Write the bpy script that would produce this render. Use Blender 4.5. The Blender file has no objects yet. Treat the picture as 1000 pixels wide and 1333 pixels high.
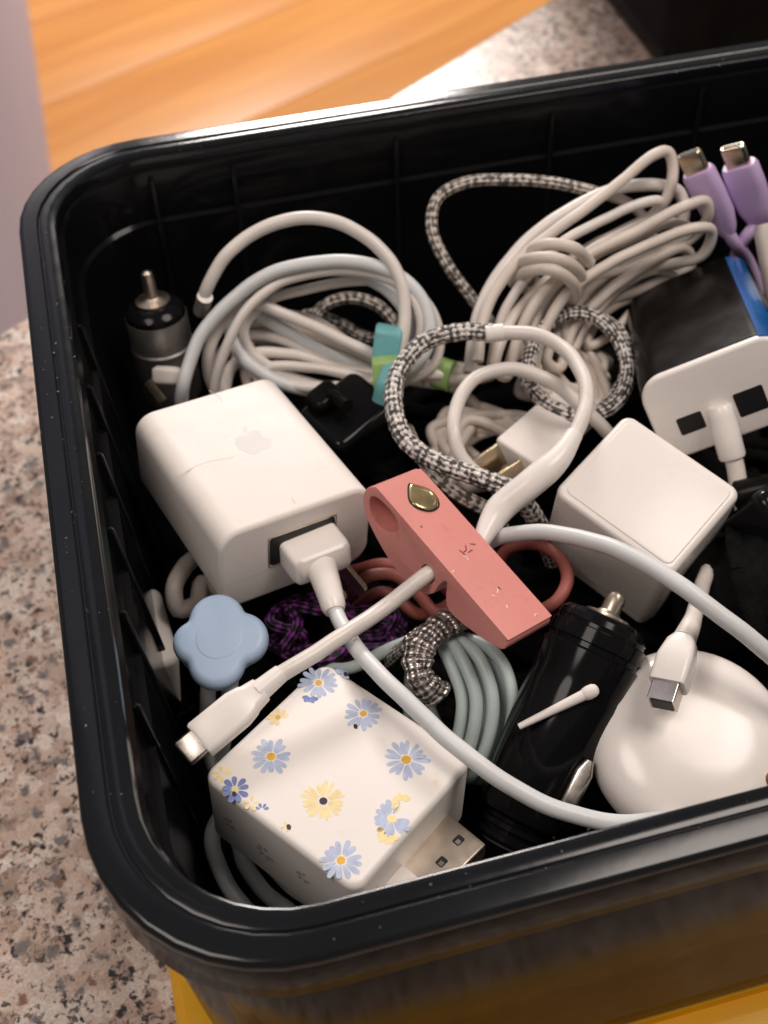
import bpy, bmesh, math, random
from mathutils import Vector as V, Matrix as M, Quaternion as Q, noise as mn

# ------------------------------------------------------------------ camera, world, lights, exposure
S = 0.01                                   # everything below is written in centimetres
sc = bpy.context.scene
COL = sc.collection
F_PX = 1530.0
RX = V((0.96674514, -0.20471955, 0.15327669))      # world axes seen in camera axes
RY = V((-0.25535611, -0.73980469, 0.62248074))
RZ = V((-0.01403916, -0.64092037, -0.76747898))
CAM = V((0, 0, 33.0))
cam = bpy.data.cameras.new('camera')
cam.sensor_fit = 'HORIZONTAL'; cam.sensor_width = 36; cam.lens = 36 * F_PX / 1000
cam.clip_start = 0.01; cam.clip_end = 50
cam.dof.use_dof = True; cam.dof.focus_distance = 0.262; cam.dof.aperture_fstop = 23
co = bpy.data.objects.new('camera', cam); COL.objects.link(co)
co.matrix_world = M(((RX.x, -RX.y, -RX.z, CAM.x * S), (RY.x, -RY.y, -RY.z, CAM.y * S),
                     (RZ.x, -RZ.y, -RZ.z, CAM.z * S), (0, 0, 0, 1)))
sc.camera = co
w = bpy.data.worlds.new('World'); sc.world = w; w.use_nodes = True
w.node_tree.nodes['Background'].inputs[0].default_value = (1.0, 0.93, 0.88, 1)
w.node_tree.nodes['Background'].inputs[1].default_value = 0.17


def area(name, loc, target, size, power, color):
    l = bpy.data.lights.new(name, 'AREA'); l.shape = 'DISK'; l.size = size * S; l.energy = power; l.color = color
    o = bpy.data.objects.new(name, l); COL.objects.link(o)
    o.location = V(loc) * S
    o.rotation_euler = (V(target) - V(loc)).to_track_quat('-Z', 'Y').to_euler()


area('overhead_light', (62, 12, 140), (6, 18, 8), 62, 10.6, (1.0, 0.885, 0.81))
area('overhead_light', (-60, 0, 145), (4, 18, 8), 62, 7.8, (1.0, 0.885, 0.81))  # unseen fill light, added to lift the left-hand faces
area('overhead_light', (60, 340, 150), (30, 230, -90), 80, 98, (1.0, 0.92, 0.87))  # unseen light, added to brighten the floor and wall beyond the counter
vs = sc.view_settings
vs.view_transform = 'Standard'; vs.look = 'None'; vs.exposure = 0.0; vs.gamma = 1.0

# ------------------------------------------------------------------ helpers


def ray(px, py):
    c = V(((px - 500) / F_PX, (py - 666.5) / F_PX, 1))
    return V((RX.dot(c), RY.dot(c), RZ.dot(c)))


def P(px, py, z):                           # the point at height z under a direction of view
    r = ray(px, py)
    return CAM + r * ((z - CAM.z) / r.z)


def hit(px, py, c, n):                      # the point on a plane
    r = ray(px, py)
    return CAM + r * ((c - CAM).dot(n) / r.dot(n))


ORG = {}


def thing(name, label, cat, loc=(0, 0, 0), group=None):
    o = bpy.data.objects.new(name, None); COL.objects.link(o)
    o.empty_display_size = 0.01
    o.location = V(loc) * S
    o['label'] = label; o['category'] = cat
    if group: o['group'] = group
    ORG[o.name] = V(loc)
    return o


def mk(name, geo, mat, parent=None, angle=38, loc=None, **props):
    """one mesh object out of (verts, faces[, uvs]) given in world centimetres"""
    verts, faces = geo[0], geo[1]
    o0 = ORG[parent.name] if parent else V(loc or (0, 0, 0))
    me = bpy.data.meshes.new(name)
    me.from_pydata([(V(v) - o0) * S for v in verts], [], faces)
    if len(geo) > 2:
        uv = me.uv_layers.new(name='UVMap')
        for p in me.polygons:
            for k, li in enumerate(p.loop_indices):
                uv.data[li].uv = geo[2][p.index][k]
    bm = bmesh.new(); bm.from_mesh(me)
    bmesh.ops.recalc_face_normals(bm, faces=bm.faces)
    bm.to_mesh(me); bm.free()
    me.polygons.foreach_set('use_smooth', [True] * len(me.polygons))
    me.set_sharp_from_angle(angle=math.radians(angle))
    me.materials.append(mat)
    o = bpy.data.objects.new(name, me); COL.objects.link(o)
    if parent: o.parent = parent
    else: o.location = o0 * S
    ORG[o.name] = o0
    for k, v in props.items(): o[k] = v
    return o


def join(*gs):
    vs_, fs_ = [], []
    for g in gs:
        n = len(vs_); vs_ += list(g[0]); fs_ += [tuple(i + n for i in f) for f in g[1]]
    return vs_, fs_


def rot(rv):
    v = V(rv); return Q(v.normalized(), v.length).to_matrix() if v.length > 1e-9 else M.Identity(3)


def rrect(w, h, r, n=6):
    r = min(r, w / 2 - 1e-4, h / 2 - 1e-4); out = []
    for cx, cy, a in ((w/2-r, h/2-r, 0), (-w/2+r, h/2-r, 90), (-w/2+r, -h/2+r, 180), (w/2-r, -h/2+r, 270)):
        for k in range(n + 1):
            t = math.radians(a + 90 * k / n); out.append((cx + r*math.cos(t), cy + r*math.sin(t)))
    return out


def inset(poly, d):
    n = len(poly); out = []
    for i in range(n):
        a, b, c = V(poly[i-1]), V(poly[i]), V(poly[(i+1) % n])
        e1 = (b - a); e2 = (c - b)
        e1 = e1.normalized() if e1.length > 1e-9 else e2.normalized(); e2 = e2.normalized() if e2.length > 1e-9 else e1
        n1 = V((-e1.y, e1.x)); n2 = V((-e2.y, e2.x)); m = (n1 + n2)
        m = m / max(m.length_squared, 0.6) * 2 if m.length > 1e-6 else n1
        out.append((b.x + m.x * d, b.y + m.y * d))
    return out


def rings(rs, cap0=True, cap1=True):
    n = len(rs[0]); v = [p for r in rs for p in r]; f = []
    for k in range(len(rs) - 1):
        for i in range(n):
            j = (i + 1) % n
            f.append((k*n+i, k*n+j, (k+1)*n+j, (k+1)*n+i))
    if cap0: f.append(tuple(range(n))[::-1])
    if cap1: f.append(tuple((len(rs)-1)*n + i for i in range(n)))
    return v, f


def loft(poly, l0, l1, er, n=4, er0=None):
    """a 2-D outline drawn out from l0 to l1 with rounded ends -> rings of (a, b, l)"""
    er0 = er if er0 is None else er0; out = []
    for k in range(n + 1):
        t = math.pi/2 * k / n; q = inset(poly, er0*(1-math.sin(t))) if er0 > 0 else poly
        out.append([(a, b, l0 + er0*(1-math.cos(t))) for a, b in q])
    for k in range(n + 1):
        t = math.pi/2 * k / n; q = inset(poly, er*(1-math.cos(t))) if er > 0 else poly
        out.append([(a, b, l1 - er*(1-math.sin(t))) for a, b in q])
    return rings(out)


def put(geo, c, R, order='xyz'):
    c = V(c); out = []
    for a, b, l in geo[0]:
        p = V((a, b, l)) if order == 'xyz' else V((a, l, b)) if order == 'xzy' else V((l, a, b))
        out.append(c + R @ p)
    return out, geo[1]


def frame(axis, wdir):
    z = V(axis).normalized(); x = V(wdir); x = (x - z * x.dot(z)).normalized(); y = z.cross(x)
    return M((x, y, z)).transposed()


def box(c, R, d, r=0.03, n=2):
    return put(loft(rrect(d[0], d[1], r, n), -d[2]/2, d[2]/2, min(r, d[2]/2.2), n), c, R)


def sect(o, axis, wdir, secs, n=5):
    """rounded-rectangle sections (t, w, h, r) along an axis"""
    R = frame(axis, wdir); o = V(o)
    return rings([[o + R @ V((a, b, t)) for a, b in rrect(w_, h_, r_, n)] for t, w_, h_, r_ in secs])


def lathe(o, axis, prof, n=40, wdir=(1, 0, 0.01)):
    R = frame(axis, wdir); o = V(o)
    return rings([[o + R @ V((max(r, 1e-3)*math.cos(2*math.pi*i/n), max(r, 1e-3)*math.sin(2*math.pi*i/n), t)) for i in range(n)] for r, t in prof])


def spline(pts, step=0.12):
    pts = [V(p) for p in pts]
    pts = [pts[0]*2 - pts[1]] + pts + [pts[-1]*2 - pts[-2]]; out = []
    for i in range(1, len(pts) - 2):
        p0, p1, p2, p3 = pts[i-1:i+3]
        t = [0]
        for a, b in ((p0, p1), (p1, p2), (p2, p3)): t.append(t[-1] + max((b-a).length, 1e-4)**0.5)
        n = max(2, int((p2-p1).length / step))
        for k in range(n):
            u = t[1] + (t[2]-t[1]) * k / n
            A1 = p0*((t[1]-u)/(t[1]-t[0])) + p1*((u-t[0])/(t[1]-t[0])); A2 = p1*((t[2]-u)/(t[2]-t[1])) + p2*((u-t[1])/(t[2]-t[1]))
            A3 = p2*((t[3]-u)/(t[3]-t[2])) + p3*((u-t[2])/(t[3]-t[2]))
            B1 = A1*((t[2]-u)/(t[2]-t[0])) + A2*((u-t[0])/(t[2]-t[0])); B2 = A2*((t[3]-u)/(t[3]-t[1])) + A3*((u-t[1])/(t[3]-t[1]))
            out.append(B1*((t[2]-u)/(t[2]-t[1])) + B2*((u-t[1])/(t[2]-t[1])))
    out.append(pts[-2]); return out


def tube(path, r, n=12, flat=1.0):
    """round cable along a path; r is a radius or a function of (length so far, total); uv = (cm along, turn)"""
    N = len(path); L = [0]
    for i in range(1, N): L.append(L[-1] + (path[i]-path[i-1]).length)
    T = [(path[min(i+1, N-1)] - path[max(i-1, 0)]).normalized() for i in range(N)]
    up = V((0, 0, 1)) if abs(T[0].z) < 0.9 else V((1, 0, 0))
    x = (up - T[0]*up.dot(T[0])).normalized(); v = []
    for i in range(N):
        x = (x - T[i]*x.dot(T[i])).normalized(); y = T[i].cross(x)
        rr = r(L[i], L[-1]) if callable(r) else r
        for k in range(n):
            a = 2*math.pi*k/n; v.append(path[i] + x*(rr*flat*math.cos(a)) + y*(rr*math.sin(a)))
    f, uv = [], []
    for i in range(N - 1):
        for k in range(n):
            j = (k+1) % n
            f.append((i*n+k, i*n+j, (i+1)*n+j, (i+1)*n+k))
            uv.append(((L[i], k/n), (L[i], (k+1)/n), (L[i+1], (k+1)/n), (L[i+1], k/n)))
    f.append(tuple(range(n))[::-1]); uv.append([(0, 0)]*n)
    f.append(tuple((N-1)*n+k for k in range(n))); uv.append([(0, 0)]*n)
    return v, f, uv


def px(*pts):                               # list of (px, py, z)
    return [P(*p) for p in pts]


def cord(name, pts, r, mat, parent, **kw):
    p = spline(pts)
    p = [q + (mn.noise_vector(q*0.55) * 0.045 + mn.noise_vector(q*1.4) * 0.02) for q in p]
    return mk(name, tube(p, r, **kw), mat, parent, 60)


def fillpoly(outline, holes, conv, depth, bev=0.0):
    """outline (+ holes) in 2-D, extruded to +-depth/2; conv maps (a, b, l) to world"""
    bm = bmesh.new(); es = []
    for loop in [outline] + holes:
        vs_ = [bm.verts.new((a, b, 0)) for a, b in loop]
        es += [bm.edges.new((vs_[i], vs_[(i+1) % len(vs_)])) for i in range(len(vs_))]
    r = bmesh.ops.triangle_fill(bm, use_beauty=True, edges=es)
    fs = [g for g in r['geom'] if isinstance(g, bmesh.types.BMFace)]
    bmesh.ops.dissolve_limit(bm, angle_limit=0.01, verts=bm.verts, edges=[e for e in bm.edges if len(e.link_faces) == 2])
    e = bmesh.ops.extrude_face_region(bm, geom=list(bm.faces))
    nv = set(g for g in e['geom'] if isinstance(g, bmesh.types.BMVert))
    for v in bm.verts: v.co.z = depth/2 if v in nv else -depth/2
    bmesh.ops.recalc_face_normals(bm, faces=bm.faces)
    if bev:
        ed = [x for x in bm.edges if len(x.link_faces) == 2 and abs(x.verts[0].co.z - x.verts[1].co.z) < 1e-6 and x.calc_face_angle() > 0.8]
        bmesh.ops.bevel(bm, geom=ed, offset=bev, segments=3, profile=0.5, affect='EDGES', clamp_overlap=True)
    bm.verts.index_update()
    v = [conv(*x.co) for x in bm.verts]; f = [tuple(q.index for q in x.verts) for x in bm.faces]
    bm.free(); return v, f


# ------------------------------------------------------------------ materials
def srgb(r, g, b):
    return tuple(((c/255)/12.92 if c/255 <= 0.04045 else ((c/255+0.055)/1.055)**2.4) for c in (r, g, b))


def mat(name, col, rough=0.4, metal=0.0, var=0.06, vscale=60, bump=0.0, bscale=400, coat=0.0, spec=0.5, sss=0.0, dirt=None, dirt_amt=0.0, rvar=0.1, dlo=0.56, dhi=0.78, dsc=4, ior=1.5):
    m = bpy.data.materials.new(name); m.use_nodes = True; nt = m.node_tree; N = nt.nodes; Lk = nt.links
    b = N['Principled BSDF']
    b.inputs['Metallic'].default_value = metal; b.inputs['Coat Weight'].default_value = coat
    b.inputs['Specular IOR Level'].default_value = spec
    if sss: b.inputs['Subsurface Weight'].default_value = sss; b.inputs['Subsurface Radius'].default_value = (0.004, 0.003, 0.0025); b.inputs['Subsurface Scale'].default_value = 0.5
    b.inputs['IOR'].default_value = ior
    tc = N.new('ShaderNodeTexCoord')
    n1 = N.new('ShaderNodeTexNoise'); n1.inputs['Scale'].default_value = vscale; n1.inputs['Detail'].default_value = 5
    Lk.new(tc.outputs['Object'], n1.inputs['Vector'])
    r1 = N.new('ShaderNodeValToRGB')
    c0 = tuple(max(0, c*(1-var)) for c in col); c1 = tuple(min(1, c*(1+var)) for c in col)
    r1.color_ramp.elements[0].position = 0.3; r1.color_ramp.elements[1].position = 0.7
    r1.color_ramp.elements[0].color = (*c0, 1); r1.color_ramp.elements[1].color = (*c1, 1)
    Lk.new(n1.outputs['Fac'], r1.inputs['Fac']); out = r1.outputs['Color']
    if dirt:
        n3 = N.new('ShaderNodeTexNoise'); n3.inputs['Scale'].default_value = vscale*dsc; n3.inputs['Detail'].default_value = 8; n3.inputs['Roughness'].default_value = 0.7
        Lk.new(tc.outputs['Object'], n3.inputs['Vector'])
        r3 = N.new('ShaderNodeValToRGB'); r3.color_ramp.elements[0].position = dlo; r3.color_ramp.elements[1].position = dhi
        r3.color_ramp.elements[0].color = (0, 0, 0, 1); r3.color_ramp.elements[1].color = (dirt_amt,)*3 + (1,)
        Lk.new(n3.outputs['Fac'], r3.inputs['Fac'])
        mx = N.new('ShaderNodeMix'); mx.data_type = 'RGBA'
        Lk.new(r3.outputs['Color'], mx.inputs['Factor']); Lk.new(out, mx.inputs['A']); mx.inputs['B'].default_value = (*dirt, 1)
        out = mx.outputs['Result']
    Lk.new(out, b.inputs['Base Color'])
    mr = N.new('ShaderNodeMapRange'); mr.inputs['To Min'].default_value = max(0.02, rough-rvar); mr.inputs['To Max'].default_value = min(1, rough+rvar)
    n2 = N.new('ShaderNodeTexNoise'); n2.inputs['Scale'].default_value = vscale*2.3; n2.inputs['Detail'].default_value = 6
    Lk.new(tc.outputs['Object'], n2.inputs['Vector']); Lk.new(n2.outputs['Fac'], mr.inputs['Value']); Lk.new(mr.outputs['Result'], b.inputs['Roughness'])
    if bump:
        n4 = N.new('ShaderNodeTexNoise'); n4.inputs['Scale'].default_value = bscale; n4.inputs['Detail'].default_value = 3
        Lk.new(tc.outputs['Object'], n4.inputs['Vector'])
        bp = N.new('ShaderNodeBump'); bp.inputs['Strength'].default_value = bump; bp.inputs['Distance'].default_value = 0.0006
        Lk.new(n4.outputs['Fac'], bp.inputs['Height']); Lk.new(bp.outputs['Normal'], b.inputs['Normal'])
    return m


def braid(name, ca, cb, k=4, fu=2.2, thr=0.5, rough=0.6, noise=0.35, metal=0.0):
    """woven sleeve drawn on the cable's own length and turn"""
    m = bpy.data.materials.new(name); m.use_nodes = True; nt = m.node_tree; N = nt.nodes; Lk = nt.links
    b = N['Principled BSDF']; b.inputs['Metallic'].default_value = metal; b.inputs['Roughness'].default_value = rough
    uv = N.new('ShaderNodeUVMap'); sp = N.new('ShaderNodeSeparateXYZ'); Lk.new(uv.outputs['UV'], sp.inputs['Vector'])

    def mth(op, a, c=None):
        n = N.new('ShaderNodeMath'); n.operation = op
        for i, v in enumerate((a, c)):
            if v is None: continue
            if isinstance(v, (int, float)): n.inputs[i].default_value = v
            else: Lk.new(v, n.inputs[i])
        return n.outputs[0]
    tc = N.new('ShaderNodeTexCoord'); nz = N.new('ShaderNodeTexNoise'); nz.inputs['Scale'].default_value = 620; nz.inputs['Detail'].default_value = 2
    Lk.new(tc.outputs['Object'], nz.inputs['Vector'])
    jit = mth('MULTIPLY', mth('SUBTRACT', nz.outputs['Fac'], 0.5), noise*2)
    u = mth('MULTIPLY', sp.outputs['X'], fu); v = mth('MULTIPLY', sp.outputs['Y'], k)
    A = mth('SINE', mth('MULTIPLY', mth('ADD', u, v), 2*math.pi)); B = mth('SINE', mth('MULTIPLY', mth('SUBTRACT', u, v), 2*math.pi))
    h = mth('MULTIPLY', A, B); hb = mth('ADD', h, mth('MULTIPLY', jit, 3.4))
    rp = N.new('ShaderNodeValToRGB'); rp.color_ramp.elements[0].position = thr-0.12; rp.color_ramp.elements[1].position = thr+0.12
    rp.color_ramp.elements[0].color = (*ca, 1); rp.color_ramp.elements[1].color = (*cb, 1)
    Lk.new(mth('ADD', mth('MULTIPLY', hb, 0.5), 0.5), rp.inputs['Fac']); Lk.new(rp.outputs['Color'], b.inputs['Base Color'])
    bp = N.new('ShaderNodeBump'); bp.inputs['Strength'].default_value = 0.7; bp.inputs['Distance'].default_value = 0.0006
    Lk.new(h, bp.inputs['Height']); Lk.new(bp.outputs['Normal'], b.inputs['Normal'])
    return m


def granite():
    m = bpy.data.materials.new('granite'); m.use_nodes = True; nt = m.node_tree; N = nt.nodes; Lk = nt.links
    b = N['Principled BSDF']; b.inputs['Roughness'].default_value = 0.28
    tc = N.new('ShaderNodeTexCoord')
    wp = N.new('ShaderNodeTexNoise'); wp.inputs['Scale'].default_value = 330; wp.inputs['Detail'].default_value = 5; wp.inputs['Roughness'].default_value = 0.65
    Lk.new(tc.outputs['Object'], wp.inputs['Vector'])
    va = N.new('ShaderNodeVectorMath'); va.operation = 'MULTIPLY_ADD'; va.inputs[1].default_value = (0.0075,)*3
    Lk.new(wp.outputs['Color'], va.inputs[0]); Lk.new(tc.outputs['Object'], va.inputs[2])

    def vor(scale, stops, chan=0):
        v = N.new('ShaderNodeTexVoronoi'); v.inputs['Scale'].default_value = scale
        Lk.new(va.outputs[0], v.inputs['Vector'])
        s = N.new('ShaderNodeSeparateColor'); Lk.new(v.outputs['Color'], s.inputs[0])
        r = N.new('ShaderNodeValToRGB'); r.color_ramp.interpolation = 'LINEAR'
        e = r.color_ramp.elements
        while len(e) < len(stops): e.new(0.5)
        for x, (p, c) in zip(e, stops): x.position = p; x.color = (*c, 1)
        Lk.new(s.outputs[chan], r.inputs['Fac']); return r.outputs['Color'], s
    base, _ = vor(165, [(0, srgb(128, 104, 90)), (0.22, srgb(192, 162, 142)), (0.5, srgb(210, 184, 168)), (0.78, srgb(238, 226, 216)), (1, srgb(168, 138, 118))])
    fine, _ = vor(420, [(0, srgb(176, 150, 134)), (0.3, srgb(215, 190, 172)), (0.8, srgb(222, 200, 186)), (1, srgb(235, 222, 210))])
    mx = N.new('ShaderNodeMix'); mx.data_type = 'RGBA'; mx.inputs['Factor'].default_value = 0.38
    Lk.new(base, mx.inputs['A']); Lk.new(fine, mx.inputs['B'])
    out = mx.outputs['Result']
    for sc_, lim, col, ch, nsc in ((140, 0.09, srgb(104, 94, 90), 2, 40), (300, 0.12, srgb(46, 41, 42), 1, 60), (560, 0.13, srgb(34, 29, 31), 2, 90), (230, 0.10, srgb(128, 120, 118), 2, 45), (330, 0.05, srgb(140, 104, 84), 0, 50), (700, 0.20, srgb(112, 96, 88), 1, 80)):
        v = N.new('ShaderNodeTexVoronoi'); v.inputs['Scale'].default_value = sc_; Lk.new(va.outputs[0], v.inputs['Vector'])
        s = N.new('ShaderNodeSeparateColor'); Lk.new(v.outputs['Color'], s.inputs[0])
        nn = N.new('ShaderNodeTexNoise'); nn.inputs['Scale'].default_value = nsc; nn.inputs['Detail'].default_value = 2; Lk.new(tc.outputs['Object'], nn.inputs['Vector'])
        # clustered specks: threshold rises where the coarse noise is high
        th = N.new('ShaderNodeMath'); th.operation = 'MULTIPLY'; th.inputs[1].default_value = lim*2; Lk.new(nn.outputs['Fac'], th.inputs[0])
        th2 = N.new('ShaderNodeMath'); th2.operation = 'POWER'; th2.inputs[1].default_value = 1.3; Lk.new(th.outputs[0], th2.inputs[0])
        lt = N.new('ShaderNodeMath'); lt.operation = 'LESS_THAN'; Lk.new(s.outputs[ch], lt.inputs[0]); Lk.new(th.outputs[0], lt.inputs[1])
        dd = N.new('ShaderNodeMapRange'); dd.inputs['From Min'].default_value = 0.62; dd.inputs['From Max'].default_value = 0.35
        Lk.new(v.outputs['Distance'], dd.inputs['Value'])
        fa = N.new('ShaderNodeMath'); fa.operation = 'MULTIPLY'; Lk.new(lt.outputs[0], fa.inputs[0]); Lk.new(dd.outputs['Result'], fa.inputs[1])
        q = N.new('ShaderNodeMix'); q.data_type = 'RGBA'; Lk.new(fa.outputs[0], q.inputs['Factor']); Lk.new(out, q.inputs['A']); q.inputs['B'].default_value = (*col, 1)
        out = q.outputs['Result']
    gn = N.new('ShaderNodeTexNoise'); gn.inputs['Scale'].default_value = 1100; gn.inputs['Detail'].default_value = 6; gn.inputs['Roughness'].default_value = 0.75
    Lk.new(tc.outputs['Object'], gn.inputs['Vector'])
    gr = N.new('ShaderNodeMapRange'); gr.inputs['From Min'].default_value = 0.3; gr.inputs['From Max'].default_value = 0.7; gr.inputs['To Min'].default_value = 0.66; gr.inputs['To Max'].default_value = 1.2
    Lk.new(gn.outputs['Fac'], gr.inputs['Value'])
    hv = N.new('ShaderNodeHueSaturation'); Lk.new(gr.outputs['Result'], hv.inputs['Value']); Lk.new(out, hv.inputs['Color'])
    Lk.new(hv.outputs['Color'], b.inputs['Base Color'])
    return m


def wood():
    m = bpy.data.materials.new('oak_floor'); m.use_nodes = True; nt = m.node_tree; N = nt.nodes; Lk = nt.links
    b = N['Principled BSDF']; b.inputs['Roughness'].default_value = 0.4
    tc = N.new('ShaderNodeTexCoord'); mp = N.new('ShaderNodeMapping'); mp.inputs['Scale'].default_value = (1.2, 14, 1)
    oi = N.new('ShaderNodeObjectInfo'); ad = N.new('ShaderNodeVectorMath'); ad.operation = 'ADD'
    Lk.new(tc.outputs['Object'], ad.inputs[0])
    cb = N.new('ShaderNodeCombineXYZ'); ml = N.new('ShaderNodeMath'); ml.operation = 'MULTIPLY'; ml.inputs[1].default_value = 37
    Lk.new(oi.outputs['Random'], ml.inputs[0]); Lk.new(ml.outputs[0], cb.inputs[0]); Lk.new(cb.outputs[0], ad.inputs[1])
    Lk.new(ad.outputs[0], mp.inputs['Vector'])
    n = N.new('ShaderNodeTexNoise'); n.inputs['Scale'].default_value = 1.5; n.inputs['Detail'].default_value = 8; n.inputs['Distortion'].default_value = 0.6
    Lk.new(mp.outputs[0], n.inputs['Vector'])
    r = N.new('ShaderNodeValToRGB'); r.color_ramp.elements[0].position = 0.3; r.color_ramp.elements[1].position = 0.7
    r.color_ramp.elements[0].color = (*srgb(198, 130, 60), 1); r.color_ramp.elements[1].color = (*srgb(216, 150, 76), 1)
    Lk.new(n.outputs['Fac'], r.inputs['Fac'])
    hs = N.new('ShaderNodeHueSaturation'); mr = N.new('ShaderNodeMapRange'); mr.inputs['To Min'].default_value = 0.84; mr.inputs['To Max'].default_value = 1.02
    Lk.new(oi.outputs['Random'], mr.inputs['Value']); Lk.new(mr.outputs['Result'], hs.inputs['Value']); Lk.new(r.outputs['Color'], hs.inputs['Color'])
    Lk.new(hs.outputs['Color'], b.inputs['Base Color'])
    return m


GRIME = srgb(150, 122, 100)
WHITE = mat('white_plastic', (0.80, 0.745, 0.70), 0.5, var=0.025, vscale=50, spec=0.3, bump=0.05, bscale=700, dirt=GRIME, dirt_amt=0.16)
WHITE2 = mat('white_plastic_glossy', (0.82, 0.77, 0.73), 0.28, spec=0.4, var=0.02, vscale=40, dirt=GRIME, dirt_amt=0.10)
PUCK = mat('white_gloss_puck', (0.80, 0.75, 0.71), 0.2, var=0.02, vscale=40, spec=0.45, dirt=GRIME, dirt_amt=0.08)
PRINTW = mat('white_printed_shell', (0.82, 0.775, 0.735), 0.4, spec=0.35, var=0.02, vscale=40, dirt=GRIME, dirt_amt=0.12)
CORD = mat('white_rubber_cord', (0.71, 0.655, 0.61), 0.34, var=0.06, vscale=90, bump=0.08, bscale=500, dirt=srgb(170, 125, 100), dirt_amt=0.35)
CORD2 = mat('cream_cord', (0.66, 0.585, 0.52), 0.45, var=0.08, vscale=80, bump=0.08, bscale=500, dirt=GRIME, dirt_amt=0.4)
CORDC = mat('cool_white_cord', (0.64, 0.655, 0.66), 0.4, var=0.05, vscale=80, bump=0.06, bscale=500, dirt=GRIME, dirt_amt=0.25)
MINT = mat('pale_mint_cord', (0.47, 0.56, 0.54), 0.4, var=0.06, vscale=90, bump=0.06)
BLACK = mat('black_gloss_plastic', (0.006, 0.006, 0.0065), 0.12, var=0.2, vscale=60, bump=0.03, bscale=90, rvar=0.06, spec=0.15, dirt=srgb(120, 112, 105), dirt_amt=0.15, dlo=0.70, dhi=0.78, dsc=12)
RIMB = mat('black_satin_plastic', (0.006, 0.007, 0.009), 0.15, var=0.2, vscale=60, bump=0.025, bscale=220, rvar=0.05, ior=1.42, spec=0.5, dirt=srgb(150, 142, 135), dirt_amt=0.3, dlo=0.70, dhi=0.76, dsc=14)
OUTB = mat('black_outer_wall', (0.010, 0.0095, 0.009), 0.14, var=0.2, vscale=60, bump=0.03, bscale=90, rvar=0.05, ior=1.06)
BLACKM = mat('black_matte_plastic', (0.006, 0.0055, 0.005), 0.24, var=0.2, ior=1.19)
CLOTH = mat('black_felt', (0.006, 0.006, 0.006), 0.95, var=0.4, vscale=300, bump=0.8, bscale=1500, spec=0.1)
YEL = mat('yellow_plastic', srgb(240, 176, 12), 0.35, var=0.05, vscale=30)
PINK = mat('pink_silicone', srgb(214, 140, 132), 0.45, var=0.05, vscale=50, bump=0.12, bscale=500, dirt=srgb(176, 92, 84), dirt_amt=0.45)
BLUE = mat('powder_blue_silicone', srgb(166, 188, 214), 0.45, var=0.03, vscale=60, bump=0.06, bscale=600)
LAV = mat('lavender_plastic', srgb(200, 174, 216), 0.4, var=0.04, vscale=70)
STEEL = mat('steel', (0.62, 0.57, 0.52), 0.28, 1.0, var=0.1, vscale=200)
NICKEL = mat('dull_nickel', (0.66, 0.57, 0.47), 0.36, 1.0, var=0.15, vscale=150)
GOLD = mat('gold_tint_metal', (0.60, 0.50, 0.36), 0.25, 1.0, var=0.15, vscale=150)
GOLDB = mat('gold_badge', (0.55, 0.43, 0.22), 0.18, 0.8, var=0.3, vscale=180, coat=0.5)
GUN = mat('gunmetal', (0.56, 0.53, 0.50), 0.42, 0.85, var=0.15, vscale=200)
HOLE = mat('dark_socket', (0.006, 0.006, 0.006), 0.5, var=0.2)
SEAM = mat('grey_seam', (0.5, 0.45, 0.41), 0.6, var=0.1)
LOGO = mat('grey_logo_print', (0.69, 0.67, 0.65), 0.5, spec=0.3, var=0.02)
SHEENB = mat('painted_blue_sheen', srgb(22, 98, 168), 0.25, 0.3, var=0.15, vscale=60, coat=0.6)  # bluish reflected light put into a solid glossy colour
TEAL = mat('teal_tape', srgb(112, 178, 182), 0.4, var=0.15, vscale=100)
GREEN = mat('green_tape', srgb(150, 186, 112), 0.4, var=0.25, vscale=120)
ROSE = mat('dusty_rose_cord', srgb(152, 84, 76), 0.5, var=0.12, vscale=80, bump=0.1)
PETAL = mat('periwinkle_print', srgb(182, 193, 218), 0.3, var=0.14, vscale=500)
PETALD = mat('deep_blue_print', srgb(124, 138, 186), 0.3, var=0.2, vscale=500)
YPRINT = mat('yellow_print', srgb(238, 218, 164), 0.3, var=0.1, vscale=400)
YDEEP = mat('amber_print', srgb(224, 176, 70), 0.3, var=0.15, vscale=400)
INK = mat('dark_ink', srgb(60, 50, 60), 0.4, var=0.2)
BRAIDBW = braid('black_white_braid', (0.07, 0.062, 0.058), (0.74, 0.69, 0.65), k=5, fu=2.5, thr=0.52, rough=0.45, noise=0.95)
BRAIDGR = braid('brown_grey_braid', (0.11, 0.095, 0.085), (0.64, 0.58, 0.52), k=4, fu=2.0, thr=0.5, noise=0.9)
BRAIDPU = braid('purple_braid', (0.012, 0.006, 0.014), srgb(128, 52, 138), k=3, fu=1.6, thr=0.62)
SILVER = braid('silver_sparkle', (0.16, 0.14, 0.13), (0.66, 0.60, 0.56), k=6, fu=3.2, thr=0.46, rough=0.28, noise=0.95, metal=0.7)
WALLM = mat('grey_paint', srgb(190, 196, 222), 0.6, var=0.02, vscale=3)
COPPER = mat('brown_cord', srgb(140, 84, 52), 0.5, var=0.1)

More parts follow.
